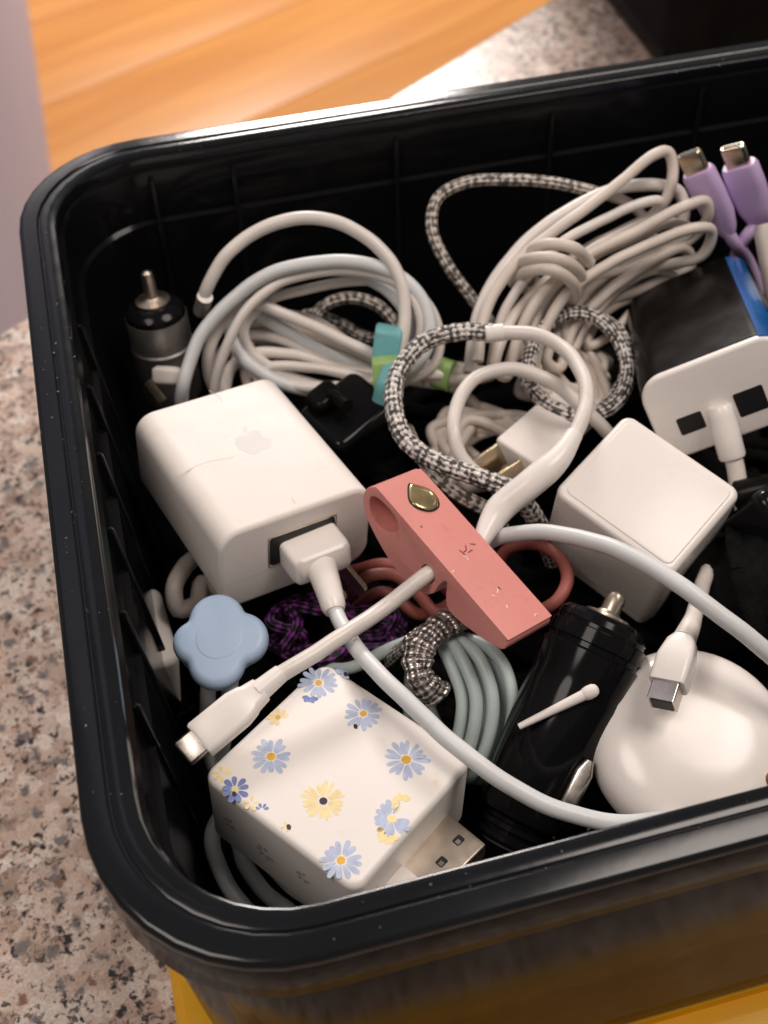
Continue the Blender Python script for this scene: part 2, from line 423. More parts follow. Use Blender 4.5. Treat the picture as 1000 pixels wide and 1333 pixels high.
# ------------------------------------------------------------------ setting
A0 = V((-6.5, 40.8)); B0 = V((13.7, 53.8)); D0 = (B0 - A0).normalized()
e0, e1 = A0 - D0*90, A0 + D0*190
cpoly = [(-120, -70), (150, -70), (e1.x, e1.y), (e0.x, e0.y)]
gv, gf = loft(cpoly[::1], -3.2, 0, 0.4, 4, er0=0.02)
mk('countertop', (gv, gf), granite(), kind='structure')
WOOD = wood()
fl = mk('floor', ([(-300, 60, -91.5), (500, 60, -91.5), (500, 600, -91.5), (-300, 600, -91.5)], [(0, 1, 2, 3)]), HOLE, kind='structure')
pd = V((57, 27, 0)).normalized(); pn = V((-pd.y, pd.x, 0))
pR = M((pd, pn, V((0, 0, 1)))).transposed()
plank_geo = loft([(200, 14.9), (-200, 14.9), (-200, -14.9), (200, -14.9)], -0.75, 0.75, 0.12, 2, er0=0.01)
pm_ = None
for k in range(13):
    c = V((20, 215, -90.75)) + pn*((k - 5)*30) + pd*((k*53) % 40)
    if pm_ is None:
        o = mk('plank', put(plank_geo, (0, 0, 0), M.Identity(3)), WOOD); pm_ = o.data
    else:
        o = bpy.data.objects.new('plank', pm_); COL.objects.link(o)
    o.parent = fl; o.matrix_local = M.Translation(c*S) @ pR.to_4x4()
mk('wall', rings([[(-13, 600, z), (-13, 64, z), (-28, 64, z), (-28, 600, z)] for z in (-90, 150)]), WALLM, kind='structure')


# ------------------------------------------------------------------ bins
def bin_ring(x0, x1, y0, y1, ix, iy, z, r, n=9):
    r = max(r, 0.3); out = []
    X0, X1, Y0, Y1 = x0+ix, x1-ix, y0+iy, y1-iy
    for cx, cy, a in ((X1-r, Y1-r, 0), (X0+r, Y1-r, 90), (X0+r, Y0+r, 180), (X1-r, Y0+r, 270)):
        for k in range(n+1):
            t = math.radians(a + 90*k/n); out.append(V((cx + r*math.cos(t), cy + r*math.sin(t), z)))
    return out


def make_bin(x0, x1, y0, y1, label, zb=0.8, zt=13.0, detail=True):
    t = thing('storage_bin', label, 'bin', ((x0+x1)/2, (y0+y1)/2, zb), 'black storage bins')
    R0 = 3.7

    def rg(spec):
        return [bin_ring(x0, x1, y0, y1, ix, iy, z, R0 - (ix+iy)/2*0.8) for ix, iy, z in spec]
    arc = [(0.14*(1-math.cos(a)), zt-0.14+0.14*math.sin(a)) for a in (math.radians(q) for q in range(0, 91, 18))]
    rim = [(0, 0, zt-0.2)] + [(d, d, z) for d, z in arc]
    mk('lip', rings(rg([(0.42, 0.30, zt-1.65), (0.10, 0.08, zt-1.65), (0.03, 0.03, zt-1.62), (0.0, 0.0, zt-1.55), (0.0, 0.0, zt-0.2)]), False, False), OUTB, t, 30)
    rim += [(0.50, 0.50, zt+0.012), (0.535, 0.535, zt-0.012), (0.547, 0.547, zt-0.05), (0.585, 0.585, zt-0.05), (0.597, 0.597, zt-0.008), (0.625, 0.625, zt+0.005)]
    rim += [(0.96, 0.93, zt-0.01), (1.02, 0.98, zt-0.04), (1.05, 1.01, zt-0.11), (1.06, 1.02, zt-0.4)]
    mk('rim', rings(rg(rim), False, False), RIMB, t, 30)
    inner = [(1.06, 1.02, zt-0.4), (1.16, 1.08, zt-0.55), (1.22, 1.12, zt-2.2), (1.36, 1.22, zt-2.3), (1.9, 1.7, zb+1.2), (2.5, 2.3, zb+0.5), (3.6, 3.4, zb+0.4)]
    mk('inner_wall', rings(rg(inner), False, True), BLACK, t, 30)
    outer = [(0.42, 0.30, zt-1.65), (0.45, 0.32, zt-1.95), (0.95, 0.42, zb+1.6), (1.05, 0.46, zb+1.5), (1.3, 0.55, zb+0.25), (1.5, 0.8, zb)]
    mk('outer_wall', rings(rg(outer), False, True), OUTB, t, 30)
    if detail:
        for yy in [13.2, 15.6, 18.0, 20.4, 22.8, 25.2]:          # upright ribs along the left inner wall
            a = V((x0+1.2, yy, zt-0.7)); b = V((x0+1.95, yy, zb+1.2))
            mk('rib', sect(a, b-a, (0, 1, 0), [(0, .10, .10, .04), (0.1, .16, .22, .05), ((b-a).length, .16, .22, .05)], 3), BLACK, t)
        for xx in [0.7, 3.2, 8.4, 13.6, 18.8, 24]:
            a = V((xx, y1-1.12, zt-0.7)); b = V((xx, y1-1.75, zb+1.2))
            mk('rib', sect(a, b-a, (1, 0, 0), [(0, .10, .08, .03), (0.1, .18, .14, .04), ((b-a).length, .18, .14, .04)], 3), BLACK, t)
    return t


make_bin(-3.24, 30.5, 7.0, 32.58, 'open black plastic bin full of chargers and cables, in the middle of the photo')
make_bin(27.1, 61, 48.6, 74, 'second black plastic bin standing behind the full one, at the top right', zb=0.05, zt=12.2, detail=False)

lid = thing('bin_lid', 'flat yellow plastic lid lying under the bin full of chargers', 'lid', (13.6, 18.5, 0))
LX0, LX1, LY0, LY1 = -3.3, 30.5, 6.55, 31.6
mk('lid_panel', rings([bin_ring(LX0, LX1, LY0, LY1, i, i, z, 3.4-i*.8) for i, z in ((0.05, 0.01), (0, 0.1), (0, 0.55), (0.05, 0.62), (0.5, 0.64), (0.55, 0.42), (0.95, 0.42), (1.0, 0.70), (1.1, 0.76))]), YEL, lid, 30)
mk('latch', box((-2.2, 10.2, 0.84), M.Identity(3), (1.6, 3.0, 0.14), 0.06), YEL, lid)
mk('latch', box((-1.35, 8.2, 0.83), rot((0, 0, 0.5)), (0.5, 2.2, 0.12), 0.05), YEL, lid)

random.seed(4)
CR, CB = 0.19, 0.255


def chargershell(parent, c, R, d, rp, er, order, m, name='shell', split=None):
    if order == 'xzy': w_, h_, L = d[0], d[2], d[1]
    else: w_, h_, L = d[0], d[1], d[2]
    if split is None:
        return mk(name, put(loft(rrect(w_, h_, rp, 8), -L/2, L/2, er), c, R, order), m, parent, 50)


def planeframe(o, n, up):
    n = V(n).normalized(); y = V(up); y = (y - n*y.dot(n)).normalized(); x = y.cross(n)
    return V(o), x, y, n


def decal(pts, fr, lift, thick=0.006):
    o, x, y, n = fr
    n_ = len(pts)
    v = [o + x*a + y*b + n*lift for a, b in pts] + [o + x*a + y*b + n*(lift-thick) for a, b in pts]
    return v, [tuple(range(n_))] + [(i, (i+1) % n_, n_+(i+1) % n_, n_+i) for i in range(n_)]


# ------------------------------------------------------------------ big white wall charger with plugged cable
c = V((1.53, 21.06, 9.5)); R = rot((-0.094, 0.119, 0.281)); d = (4.3, 5.34, 2.62); c = c + R @ V((0, 0, -.215))
t = thing('wall_charger', 'large white wall charger with faint grey logo and a cable plugged into its front', 'charger', (c.x, c.y, c.z-1.3))
full = rrect(d[0], d[2], 0.58, 10)
ys = -0.38
mk('shell', put(loft(full, -d[1]/2, d[1]/2, 0.13, 5), c, R, 'xzy'), WHITE, t, 50)
mk('seam', box(c + R @ V((-d[0]/2+.012, 0, ys)), R, (.03, d[1]-.3, .016), .004), SEAM, t)
mk('seam', box(c + R @ V((-.0, -d[1]/2+.012, ys)), R, (d[0]-.34, .03, .016), .004), SEAM, t)
ztop = c + R @ V((0, 0, d[2]/2)); nT = R @ V((0, 0, 1))
# socket in the front face
fc = c + R @ V((0, -d[1]/2, 0)); nF = R @ V((0, -1, 0))
pf = rot((-0.185, 0.052, 0.251)); pc = V((2.58, 18.44, 9.5))
sp_ = hit(394, 704, fc, nF)
mk('socket', put(loft(rrect(1.86, 0.98, 0.14, 4), -0.04, 0.012, 0.006, 1), sp_, frame(nF, R @ V((1, 0, 0)))), HOLE, t)
mk('socket_frame', put(join(*[put(loft(rrect(a, b, .02, 2), -.02, .016, .008, 1), (x, y, 0), M.Identity(3)) for a, b, x, y in ((1.94, .05, 0, .5), (1.94, .05, 0, -.5), (.05, .96, .955, 0), (.05, .96, -.955, 0))]), sp_, frame(nF, R @ V((1, 0, 0)))), NICKEL, t)
# logo, scuffs
lo = planeframe(hit(329, 574, ztop, nT), nT, R @ V((-0.12, 1, 0)))
def apple(s):
    import math as _m
    right = [(0.0, 0.30), (0.16, 0.36), (0.30, 0.34), (0.40, 0.24), (0.34, 0.16), (0.315, 0.04), (0.35, -0.09), (0.44, -0.16), (0.38, -0.32), (0.27, -0.46), (0.17, -0.49), (0.0, -0.44)]
    left = [(-0.17, -0.49), (-0.27, -0.46), (-0.38, -0.32), (-0.45, -0.10), (-0.44, 0.12), (-0.36, 0.28), (-0.22, 0.355), (-0.1, 0.335)]
    return [(a*s, b*s) for a, b in right + left]
def smooth2(poly, n=4):
    out = []; N_ = len(poly)
    for i in range(N_):
        p0, p1, p2, p3 = (V(poly[(i+k) % N_]) for k in (-1, 0, 1, 2))
        for k in range(n):
            u = k/n
            q = 0.5*((2*p1) + (p2-p0)*u + (2*p0-5*p1+4*p2-p3)*u*u + (3*p1-p0-3*p2+p3)*u**3); out.append((q.x, q.y))
    return out
lg = mk('logo', decal(smooth2(apple(1.02)), lo, 0.004, 0.004), LOGO, t)
mk('logo_leaf', decal([(a*1.02, b*1.02) for a, b in smooth2([(0.0, 0.40), (0.02, 0.52), (0.16, 0.64), (0.17, 0.52), (0.10, 0.43)])], lo, 0.004, 0.004), LOGO, lg)
for pp in ([(230, 622), (262, 604), (305, 595)], [(272, 508), (284, 516), (290, 524)], [(380, 648), (384, 655)]):
    mk('scratch', tube(spline([hit(a, b, ztop, nT) + nT*-0.004 for a, b in pp], .05), 0.009, 6), SEAM, t)
# folding prongs below the front
for a, b in (((448, 742), (474, 772)), ((428, 762), (446, 782))):
    p0, p1 = P(*a, 8.4), P(*b, 8.1)
    mk('prong', sect(p0, p1-p0, (0, .2, 1), [(-.4, .6, .14, .03), ((p1-p0).length-.1, .6, .14, .05), ((p1-p0).length, .46, .12, .05)]), NICKEL, t)

t = thing('charging_cable', 'white cable plugged into the large white charger, curving to the front rim', 'cable', (2.6, 18.4, 9))
ax = pf @ V((0, -1, 0)); wx = pf @ V((1, 0, 0))
mk('plug_body', sect(pc - ax*0.83, ax, wx, [(-.02, 1.46, .72, .10), (.03, 1.58, .83, .14), (.3, 1.6, .85, .15), (1.45, 1.6, .85, .16), (1.60, 1.54, .80, .18), (1.66, 1.40, .68, .2)]), WHITE2, t)
sr = spline(px((418, 738, 9.55), (427, 765, 9.55), (436, 796, 9.5)))
mk('strain_relief', tube(sr, lambda l, L: 0.40 - 0.10*(l/L)**0.8 if l < L-.1 else .25, 16), WHITE2, t, 50)
cord('cord', px((427, 765, 9.55), (437, 797, 9.5), (462, 838, 9.85), (505, 888, 10.2), (560, 940, 10.25), (610, 983, 10.2), (665, 1024, 9.9), (730, 1056, 9.6), (810, 1073, 9.3), (880, 1068, 8.6), (950, 1085, 8)), 0.195, CORDC, t)

# ------------------------------------------------------------------ daisy charger
c = V((1.78, 12.07, 8.5)); R = rot((-0.067, 0.085, 0.641)); d = (4.12, 4.38, 2.3)
t = thing('wall_charger', 'white wall charger printed with blue and yellow daisies, in the front left corner', 'charger', (c.x, c.y, c.z-1.3))
mk('shell', put(loft(rrect(d[0], d[1], 0.34, 8), -d[2]/2, d[2]/2, 0.17, 5), c, R), PRINTW, t, 50)
ztop = c + R @ V((0, 0, d[2]/2)); nT = R @ V((0, 0, 1))
rnd = random.Random(7)


def daisy(pxy, rad, n, m_p, m_c, rc, arcs=(0, 360), jitter=0.12, normal=nT, plane=ztop):
    fr = planeframe(hit(*pxy, plane, normal), normal, (0, 1, 0)); gs = []
    for k in range(n):
        a = arcs[0] + (arcs[1]-arcs[0])*k/n; a = math.radians(a + rnd.uniform(-5, 5)); L = rad*(1 + rnd.uniform(-jitter, jitter)); w2 = min(rad*3.0/n, rad*.34)*(1+rnd.uniform(-.1, .1))
        pts = []
        for q, ww in ((0.28, .3), (0.5, .75), (0.75, 1), (0.93, .8), (1.0, .3)): pts.append((q*L, ww*w2/2*1.3))
        pts = [(q, -s) for q, s in pts] + pts[::-1]
        ca, sa = math.cos(a), math.sin(a)
        gs.append(decal([(q*ca - s*sa, q*sa + s*ca) for q, s in pts], fr, 0.004 + 0.0006*(k % 3), 0.004))
    o = mk('printed_daisy', join(*gs), m_p, t)
    if m_c: mk('flower_centre', decal([(rc*math.cos(2*math.pi*i/12), rc*math.sin(2*math.pi*i/12)) for i in range(12)], fr, 0.008, 0.004), m_c, o)
    return o


daisy((415, 889), .46, 14, PETAL, YDEEP, .08); daisy((473, 929), .43, 14, PETAL, YDEEP, .08); daisy((353, 985), .46, 14, PETAL, YDEEP, .10)
daisy((529, 989), .50, 16, PETAL, YDEEP, .11); daisy((421, 1043), .46, 22, YPRINT, INK, .09); daisy((444, 1120), .44, 13, PETAL, YDEEP, .09)
daisy((306, 1028), .30, 9, PETALD, YPRINT, .08); daisy((510, 1066), .42, 12, PETAL, YPRINT, .1, (60, 360))
daisy((362, 934), .24, 7, YPRINT, YDEEP, .06, (0, 300)); daisy((524, 1046), .26, 7, YPRINT, None, .05, (30, 250)); daisy((507, 1083), .28, 6, YPRINT, None, .05, (150, 330))
daisy((327, 1046), .18, 5, YPRINT, None, .05); daisy((341, 1054), .16, 4, PETALD, None, .05, (0, 200)); daisy((290, 1008), .22, 6, YPRINT, None, .05, (0, 300))
daisy((404, 905), .22, 5, PETALD, None, .05, (190, 330)); daisy((441, 880), .24, 5, PETAL, None, .05, (-30, 110)); daisy((373, 1076), .13, 4, YPRINT, None, .05); daisy((567, 1018), .07, 5, YPRINT, None, .05)
for pp in ((463, 946), (376, 1077), (450, 878), (305, 1034)):
    fr = planeframe(hit(*pp, ztop, nT), nT, (0, 1, 0))
    mk('ink_speck', decal([(.05*math.cos(i), .08*math.sin(i)) for i in (0, .9, 1.9, 2.8, 3.8, 5.2)], fr, 0.009, 0.004), INK, t)
ll = c + R @ V((-d[0]/2, 0, 0)); nL = R @ V((-1, 0, 0))
lf = c + R @ V((0, -d[1]/2, 0)); nF = R @ V((0, -1, 0))
GREYP = mat('faded_grey_print', srgb(178, 174, 176), 0.3, var=0.15, vscale=400)
for pp, rr in (((345, 1110), .25), ((395, 1142), .2), ((300, 1072), .2)):
    daisy(pp, rr, 6, GREYP, None, .05, (0, 300), normal=nL, plane=ll)

# bare metal plug sticking out beside it
c = V((3.74, 10.23, 8.3)); R = rot((-0.098, 0.037, 0.537))
t = thing('charging_plug', 'bare metal plug with two square holes beside the daisy charger at the front rim', 'plug', (c.x, c.y, c.z-.4))
ax = R @ V((1, 0, 0)); wx = R @ V((0, 1, 0)); nT = R @ V((0, 0, 1))
mk('metal_shell', sect(c - ax*0.9, ax, wx, [(-.1, 1.22, .46, .06), (0, 1.24, .47, .06), (1.48, 1.24, .47, .06), (1.55, 1.2, .43, .06)]), NICKEL, t)
for hp in ((597, 1094), (575, 1122)):
    fr = planeframe(hit(*hp, c + nT*.235, nT), nT, wx)
    mk('latch_hole', decal(rrect(.24, .2, .04, 2), fr, 0.004, 0.01), HOLE, t)
    mk('latch_tab', decal([(-.09, -.07), (.02, -.07), (.02, .03), (-.09, .03)], fr, 0.009, 0.006), STEEL, t)
mk('plug_body', sect(c - ax*1.0, -ax, wx, [(0, 1.5, .72, .12), (1.2, 1.55, .78, .15), (1.4, 1.2, .6, .2)]), WHITE, t)

# ------------------------------------------------------------------ white cube charger on the right
c = V((11.17, 17.44, 9.0)); R = rot((0.182, -0.109, 0.581)); d = (3.15, 3.6, 3.12)
t = thing('wall_charger', 'plain white cube charger with blank top in front of the black and white charger', 'charger', (c.x, c.y, c.z-1.7))
mk('shell', put(loft(rrect(d[0], d[1], 0.30, 8), -d[2]/2, d[2]/2-.02, 0.16, 5), c, R), WHITE2, t, 50)
mk('top_panel', put(loft(rrect(d[0]-.38, d[1]-.38, 0.2, 8), d[2]/2-.06, d[2]/2+.012, 0.03, 3), c, R), WHITE2, t, 50)
mk('bottom_cap', put(loft(rrect(d[0]-.2, d[1]-.2, 0.26, 6), -d[2]/2-.5, -d[2]/2+.05, 0.1, 3), c, R), WHITE, t, 50)

# ------------------------------------------------------------------ black and white two-port charger
c = V((15.4, 22.64, 9.5)); R = rot((-0.403, -0.42, -0.272)); d = (4.02, 6.5, 2.65); c = c + R @ V((0, -.23, 0))
t = thing('wall_charger', 'black charger with white port face and painted blue edge sheen at the right side of the bin', 'charger', (c.x, c.y, c.z-1.6))
sec_ = rrect(d[0], d[2], 0.75, 12)
mk('black_sleeve', put(loft(sec_, -d[1]/2+.2, d[1]/2, 0.3, 5, er0=0.03), c, R, 'xzy'), BLACKM, t, 50)
mk('port_face', put(loft(inset(sec_, 0.03), -d[1]/2-.02, -d[1]/2+.3, 0.02, 4, er0=0.10), c, R, 'xzy'), WHITE2, t, 50)
# bluish window sheen, painted as a strip down the sleeve's rounded right edge
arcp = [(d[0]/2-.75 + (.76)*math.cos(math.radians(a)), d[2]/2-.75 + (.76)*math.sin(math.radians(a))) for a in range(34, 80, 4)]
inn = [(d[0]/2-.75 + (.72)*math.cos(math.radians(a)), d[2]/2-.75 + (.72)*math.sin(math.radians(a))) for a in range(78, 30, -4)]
mk('blue_sheen', put(rings([[(a, b, l) for a, b in arcp+inn] for l in (-d[1]/2+.1, d[1]/2-.3)]), c, R, 'xzy'), SHEENB, t)
fc = c + R @ V((0, -d[1]/2-.02, 0)); nF = R @ V((0, -1, 0)); wx = R @ V((1, 0, 0))
for pp, ww, hh in (((900, 551), .70, .54), ((978, 522), .80, .74)):
    q = hit(*pp, fc, nF)
    mk('socket', put(loft(rrect(ww, hh, .06, 3), -.05, .008, .004, 1), q, frame(nF, wx)), HOLE, t)
q = hit(938, 535, fc, nF)
t = thing('charging_cable', 'white round plug and cable in the middle port of the black and white charger', 'cable', tuple(q))
p1 = P(955, 600, 9.3)
ax = (p1 - q)
LL = ax.length
mk('plug_body', lathe(q - ax.normalized()*.15, ax, [(.30, 0), (.34, .05), (.36, .3), (.37, LL*.55), (.365, LL), (.33, LL+.08), (.2, LL+.1)], 28), WHITE2, t)
cord('cord', [p1 - ax*.2, p1 + ax*.12] + px((963, 640, 8.7), (968, 690, 7.8), (965, 760, 7)), lambda l, L: .245 if l < 1.1 else .19, CORD, t)

# ------------------------------------------------------------------ pink clip
R = rot((0.219, -0.163, 0.381)) @ rot((0, 0.50, 0)); W = 1.55; LEN = 5.25; c = P(599, 712, 11.0)
t = thing('cable_clip', 'pink silicone clip with a gold badge, a white cable threaded through it', 'clip', (c.x, c.y, c.z-1.6))
nS = R @ V((-1, 0, 0)); hA = hit(557, 747, c + nS*(W/2), nS); la = R.transposed() @ (hA - c)
hs, ht = LEN/2 - la.y, la.z
prof = [(0.02, -0.50), (0.06, -0.24), (0.22, -0.06), (0.45, 0.0), (2.3, 0.0), (4.95, 0.0), (5.14, -0.04), (5.24, -0.18), (5.18, -0.40), (4.5, -0.70), (3.8, -0.90), (3.48, -0.86), (3.30, -0.60),
        (3.18, -0.32), (3.08, -0.36), (3.02, -0.62), (3.00, -0.95), (2.75, -1.24), (2.2, -1.42), (1.5, -1.38), (0.85, -1.20), (0.36, -0.98), (0.12, -0.74)]
hole = [(0.24, -0.40), (0.50, -0.20), (1.10, -0.18), (1.34, -0.40), (1.16, -0.74), (0.78, -0.90), (0.40, -0.74)]
hole2 = [(hs + .24*math.cos(a), ht + .24*math.sin(a)) for a in [2*math.pi*i/12 for i in range(12)]]
mk('clip_body', fillpoly(smooth2(prof, 2), [smooth2(hole, 3), hole2], lambda a, b, l: c + R @ V((l, LEN/2 - a, b)), W, 0.085), PINK, t, 50)
nT = R @ V((0, 0, 1))
fr = planeframe(hit(550, 649, c, nT), nT, R @ V((0, 1, 0)))
shield = [(-.36, .06), (-.20, .30), (-.04, .46), (.05, .44), (.34, .16), (.36, -.14), (.20, -.36), (-.10, -.38), (-.33, -.18)]
sh = smooth2(shield, 3)
mk('badge_recess', decal([(a*1.12, b*1.12) for a, b in sh], fr, .005, .01), HOLE, t)
o_, x_, y_, n_ = fr
bd = rings([[o_ + x_*a*s + y_*b*s + n_*h for a, b in sh] for s, h in ((1.0, .0), (1.0, .03), (.92, .055), (.80, .06), (.76, .045), (.6, .06), (.3, .075))])
mk('badge', bd, GOLDB, t)
rnd = random.Random(3)
MARK = mat('scuff_dark', srgb(120, 70, 66), 0.6); MARKW = mat('scuff_pale', srgb(238, 206, 196), 0.6)
for (a, b), m_, ln in (((598, 716), MARK, 10), ((606, 710), MARK, 9), ((612, 708), MARK, 7), ((603, 724), MARKW, 8), ((615, 716), MARK, 6), ((548, 686), MARK, 2), ((648, 766), MARKW, 6), ((640, 776), MARKW, 5), ((650, 764), MARK, 4), ((660, 788), MARKW, 4), ((590, 742), MARKW, 4), ((700, 800), MARKW, 4)):
    th = rnd.uniform(0, 3); q0 = hit(a, b, c, nT); q1 = hit(a + ln*math.cos(th), b + ln*math.sin(th), c, nT); qm = (q0+q1)/2 + R @ V((rnd.uniform(-.05, .05), rnd.uniform(-.05, .05), 0))
    mk('scuff_mark', tube(spline([q0 - nT*.006, qm - nT*.002, q1 - nT*.006], .03), .018, 6, ), m_, t)

# ------------------------------------------------------------------ cable through the clip: small plug - cord - thick sleeve - loop - braid
t = thing('charging_cable', 'white cable with small flat plug, running through the pink clip into a braided loop', 'cable', tuple(P(300, 940, 9.8)))
hB = hA - nS*W*1.05
pa, pb = P(258, 966, 10.15), P(340, 898, 10.35); ax = pb - pa; LL = ax.length
wv = (0.62, 0.75, 0.2)
wv = frame(ax, V((0, 0, 1))) @ V((0.25, -1, 0))
mk('plug_body', sect(pa, ax, wv, [(0.02, .80, .44, .1), (0.08, .86, .50, .12), (LL*.62, .86, .50, .14), (LL*.78, .76, .48, .16), (LL*.82, .70, .46, .2), (LL, .60, .44, .2)]), WHITE2, t)
mk('metal_tip', sect(pa, -ax, wv, [(-.1, .62, .24, .05), (.38, .62, .24, .05), (.42, .58, .2, .05)]), STEEL, t)
mk('tip_opening', sect(pa - ax.normalized()*.40, -ax, wv, [(0, .5, .14, .03), (.03, .5, .14, .03)]), HOLE, t)
mk('strain_relief', tube(spline([pb - ax*.06, pb + ax*.12, pb + ax*.33]), lambda l, L: .265 - .05*l/L, 14), WHITE2, t)
cord('cord', [pb + ax*.2] + px((400, 858, 10.4), (450, 825, 10.35), (505, 786, 10.2)) + [hA, (hA+hB)/2, hB] + px((640, 674, 10.1)), .195, CORD, t)
mk('thick_sleeve', tube(spline([hB + (hB-hA)*.05] + px((650, 664, 10.25), (690, 630, 10.7), (727, 597, 11.0), (748, 565, 11.15))), lambda l, L: .20 + .17*min(1, max(0, l-.15)/(.28*L)) - .14*max(0, (l/L-.7)/.3), 16), WHITE2, t, 50)
cord('looped_cord', px((742, 575, 11.1), (762, 530, 11.2), (760, 490, 11.2), (736, 455, 11.1), (695, 435, 11.0), (650, 433, 10.9), (630, 436, 10.9)), .205, CORD, t)
br = spline(px((642, 433, 10.9), (600, 432, 10.8), (552, 446, 10.6), (519, 484, 10.4), (513, 530, 10.2), (530, 575, 10.0), (575, 604, 9.9), (625, 622, 9.9), (668, 640, 9.7), (700, 680, 8.6), (720, 730, 7)), .06)
mk('braided_sleeve', tube(br, lambda l, L: CB + .012*math.sin(l*19), 16), BRAIDBW, t, 70)
mk('collar', tube(spline(px((655, 432, 10.92), (632, 435, 10.9)), .05), .25, 16), WHITE2, t)

# inner loop of thin white cable
t = thing('charging_cable', 'white cable looped inside the braided ring above the pink clip', 'cable', tuple(P(650, 560, 9)))
cord('cord', px((830, 600, 7.0), (790, 562, 8.9), (752, 524, 9.9), (715, 495, 10.3), (665, 480, 10.4), (620, 492, 10.35), (596, 525, 10.25), (592, 565, 10.1), (605, 600, 9.6), (640, 630, 9.0), (690, 660, 8)), .195, CORD, t)

# cable over the cube charger
t = thing('charging_cable', 'smooth white cable arching in front of the plain cube charger to the right edge', 'cable', tuple(P(800, 740, 10)))
cord('cord', px((600, 740, 8.4), (622, 716, 9.2), (650, 700, 9.8), (705, 692, 10.6), (765, 702, 11.1), (830, 728, 11.5), (890, 764, 11.6), (945, 806, 11.3), (1000, 852, 10.8), (1060, 905, 10)), .205, CORDC, t)

# ------------------------------------------------------------------ small white plug with blades
c = V((9.75, 21.11, 8.6)); R = rot((-0.004, -0.03, 0.555)); d = (1.95, 1.6, .75)
t = thing('wall_plug', 'small white wall plug with bare metal blades inside the braided ring', 'plug', (c.x, c.y, c.z-.4))
mk('plug_body', put(loft(rrect(d[0], d[1], .14, 5), -d[2]/2, d[2]/2, .09, 3), c, R), WHITE, t, 50)
for oy, oz in ((.55, -.05), (-.28, -.1)):
    b0 = c + R @ V((-d[0]/2+.05, oy, oz)); dr = R @ V((-1, .15, -.05))
    mk('blade', sect(b0, dr, R @ V((0, .55, .8)), [(0, .66, .13, .03), (1.15, .66, .13, .03), (1.3, .5, .1, .04)]), GOLD, t)
    hc = b0 + dr.normalized()*.95
    mk('blade_hole', lathe(hc - frame(dr, R @ V((0, .55, .8))) @ V((0, -.06, 0)), frame(dr, R @ V((0, .55, .8))) @ V((0, 1, 0)), [(.11, -.15), (.11, .02)], 12), HOLE, t)
mk('cap', put(loft(rrect(d[0]*.5, d[1]*.9, .14, 5), -d[2]/2, d[2]/2-.05, .09, 3), c + R @ V((1.55, .1, -.05)), R), WHITE, t, 50)

# ------------------------------------------------------------------ left coil of white cable
zc = lambda y: 11.9 - (y-280)*0.0155


def cz(pts, dz=0.0): return px(*[(a, b, zc(b) + dz + (q[0] if q else 0)) for a, b, *q in pts])


t = thing('coiled_cable', 'coil of thick white cable behind the large white charger', 'cable', tuple(P(400, 430, 8.5)))
path = cz([(262, 585, -1.6), (238, 535, -.5), (240, 500), (247, 475), (262, 436), (300, 392), (350, 358), (410, 341), (470, 342), (520, 360), (552, 395), (560, 430), (548, 465), (520, 490, -.5), (440, 510, -.7), (370, 500, -.6), (320, 470, -.5), (300, 430, -.5), (308, 392, -.4), (345, 365, -.3),
           (400, 352, -.45), (450, 352, -.5), (500, 375, -.5), (530, 410, -.5), (538, 450, -.5), (500, 480, -.9), (430, 462, -.9), (370, 430, -.8), (322, 402, -.6)], .25)
cord('cord', path, .205, CORDC, t)
t = thing('coiled_cable', 'stained white cable whose arch stands highest over the left coil', 'cable', tuple(P(390, 300, 9)))
path = cz([(262, 405, -.6), (268, 378, -.2), (290, 338), (330, 303), (385, 285), (440, 290), (490, 318), (518, 358), (527, 405), (522, 450), (512, 490, -.2), (480, 500, -.8), (420, 470, -1.0), (360, 440, -1.0), (310, 440, -1.0), (285, 470, -.8), (290, 510, -.8), (310, 540, -1.2)], .35)
cord('cord', path, .195, CORD, t)
mk('metal_sleeve', tube(spline(cz([(262, 405, -.25), (267, 386, .17)], 0)), .24, 14), GUN, t)
t = thing('coiled_cable', 'thin cream cable folded flat inside the left coil, running to the teal tape', 'cable', tuple(P(430, 460, 8)))
path = cz([(330, 520, -.9), (318, 480, -.8), (330, 440, -.9), (380, 432, -.8), (440, 446, -.7), (505, 474, -.5), (560, 492, -.5), (600, 494, -.6), (640, 488, -.9), (600, 478, -1), (540, 474, -.9), (480, 462, -1.1), (410, 418, -1.2), (350, 412, -1.3), (330, 440, -1.4), (380, 455, -1.3), (450, 480, -1.1), (510, 492, -.8), (580, 500, -.9), (612, 520, -1.2), (640, 560, -1.6)], .15)
cord('cord', path, .17, CORD2, t)
t = thing('coiled_cable', 'cream cable strands lying level across the inside of the left coil', 'cable', tuple(P(380, 440, 8)))
path = cz([(500, 486, -.6), (440, 478, -.8), (380, 462, -.7), (325, 462, -.6), (300, 480, -.7), (288, 515, -.8), (275, 500, -.7), (272, 460, -.4), (290, 420, -.4), (325, 396, -.3), (370, 410, -.4), (430, 436, -.4), (495, 464, -.3), (540, 478, -.4), (596, 484, -.7), (540, 488, -.7), (490, 482, -.9), (430, 448, -1), (370, 424, -1), (320, 424, -.9), (302, 452, -.9), (330, 486, -.8), (400, 504, -.5), (470, 500, -.35), (520, 486, -.3), (575, 488, -.5)], .2)
cord('cord', path, .185, CORD, t)
t = thing('coiled_cable', 'thin white cable wound in narrow loops around the left coil', 'cable', tuple(P(420, 430, 8)))
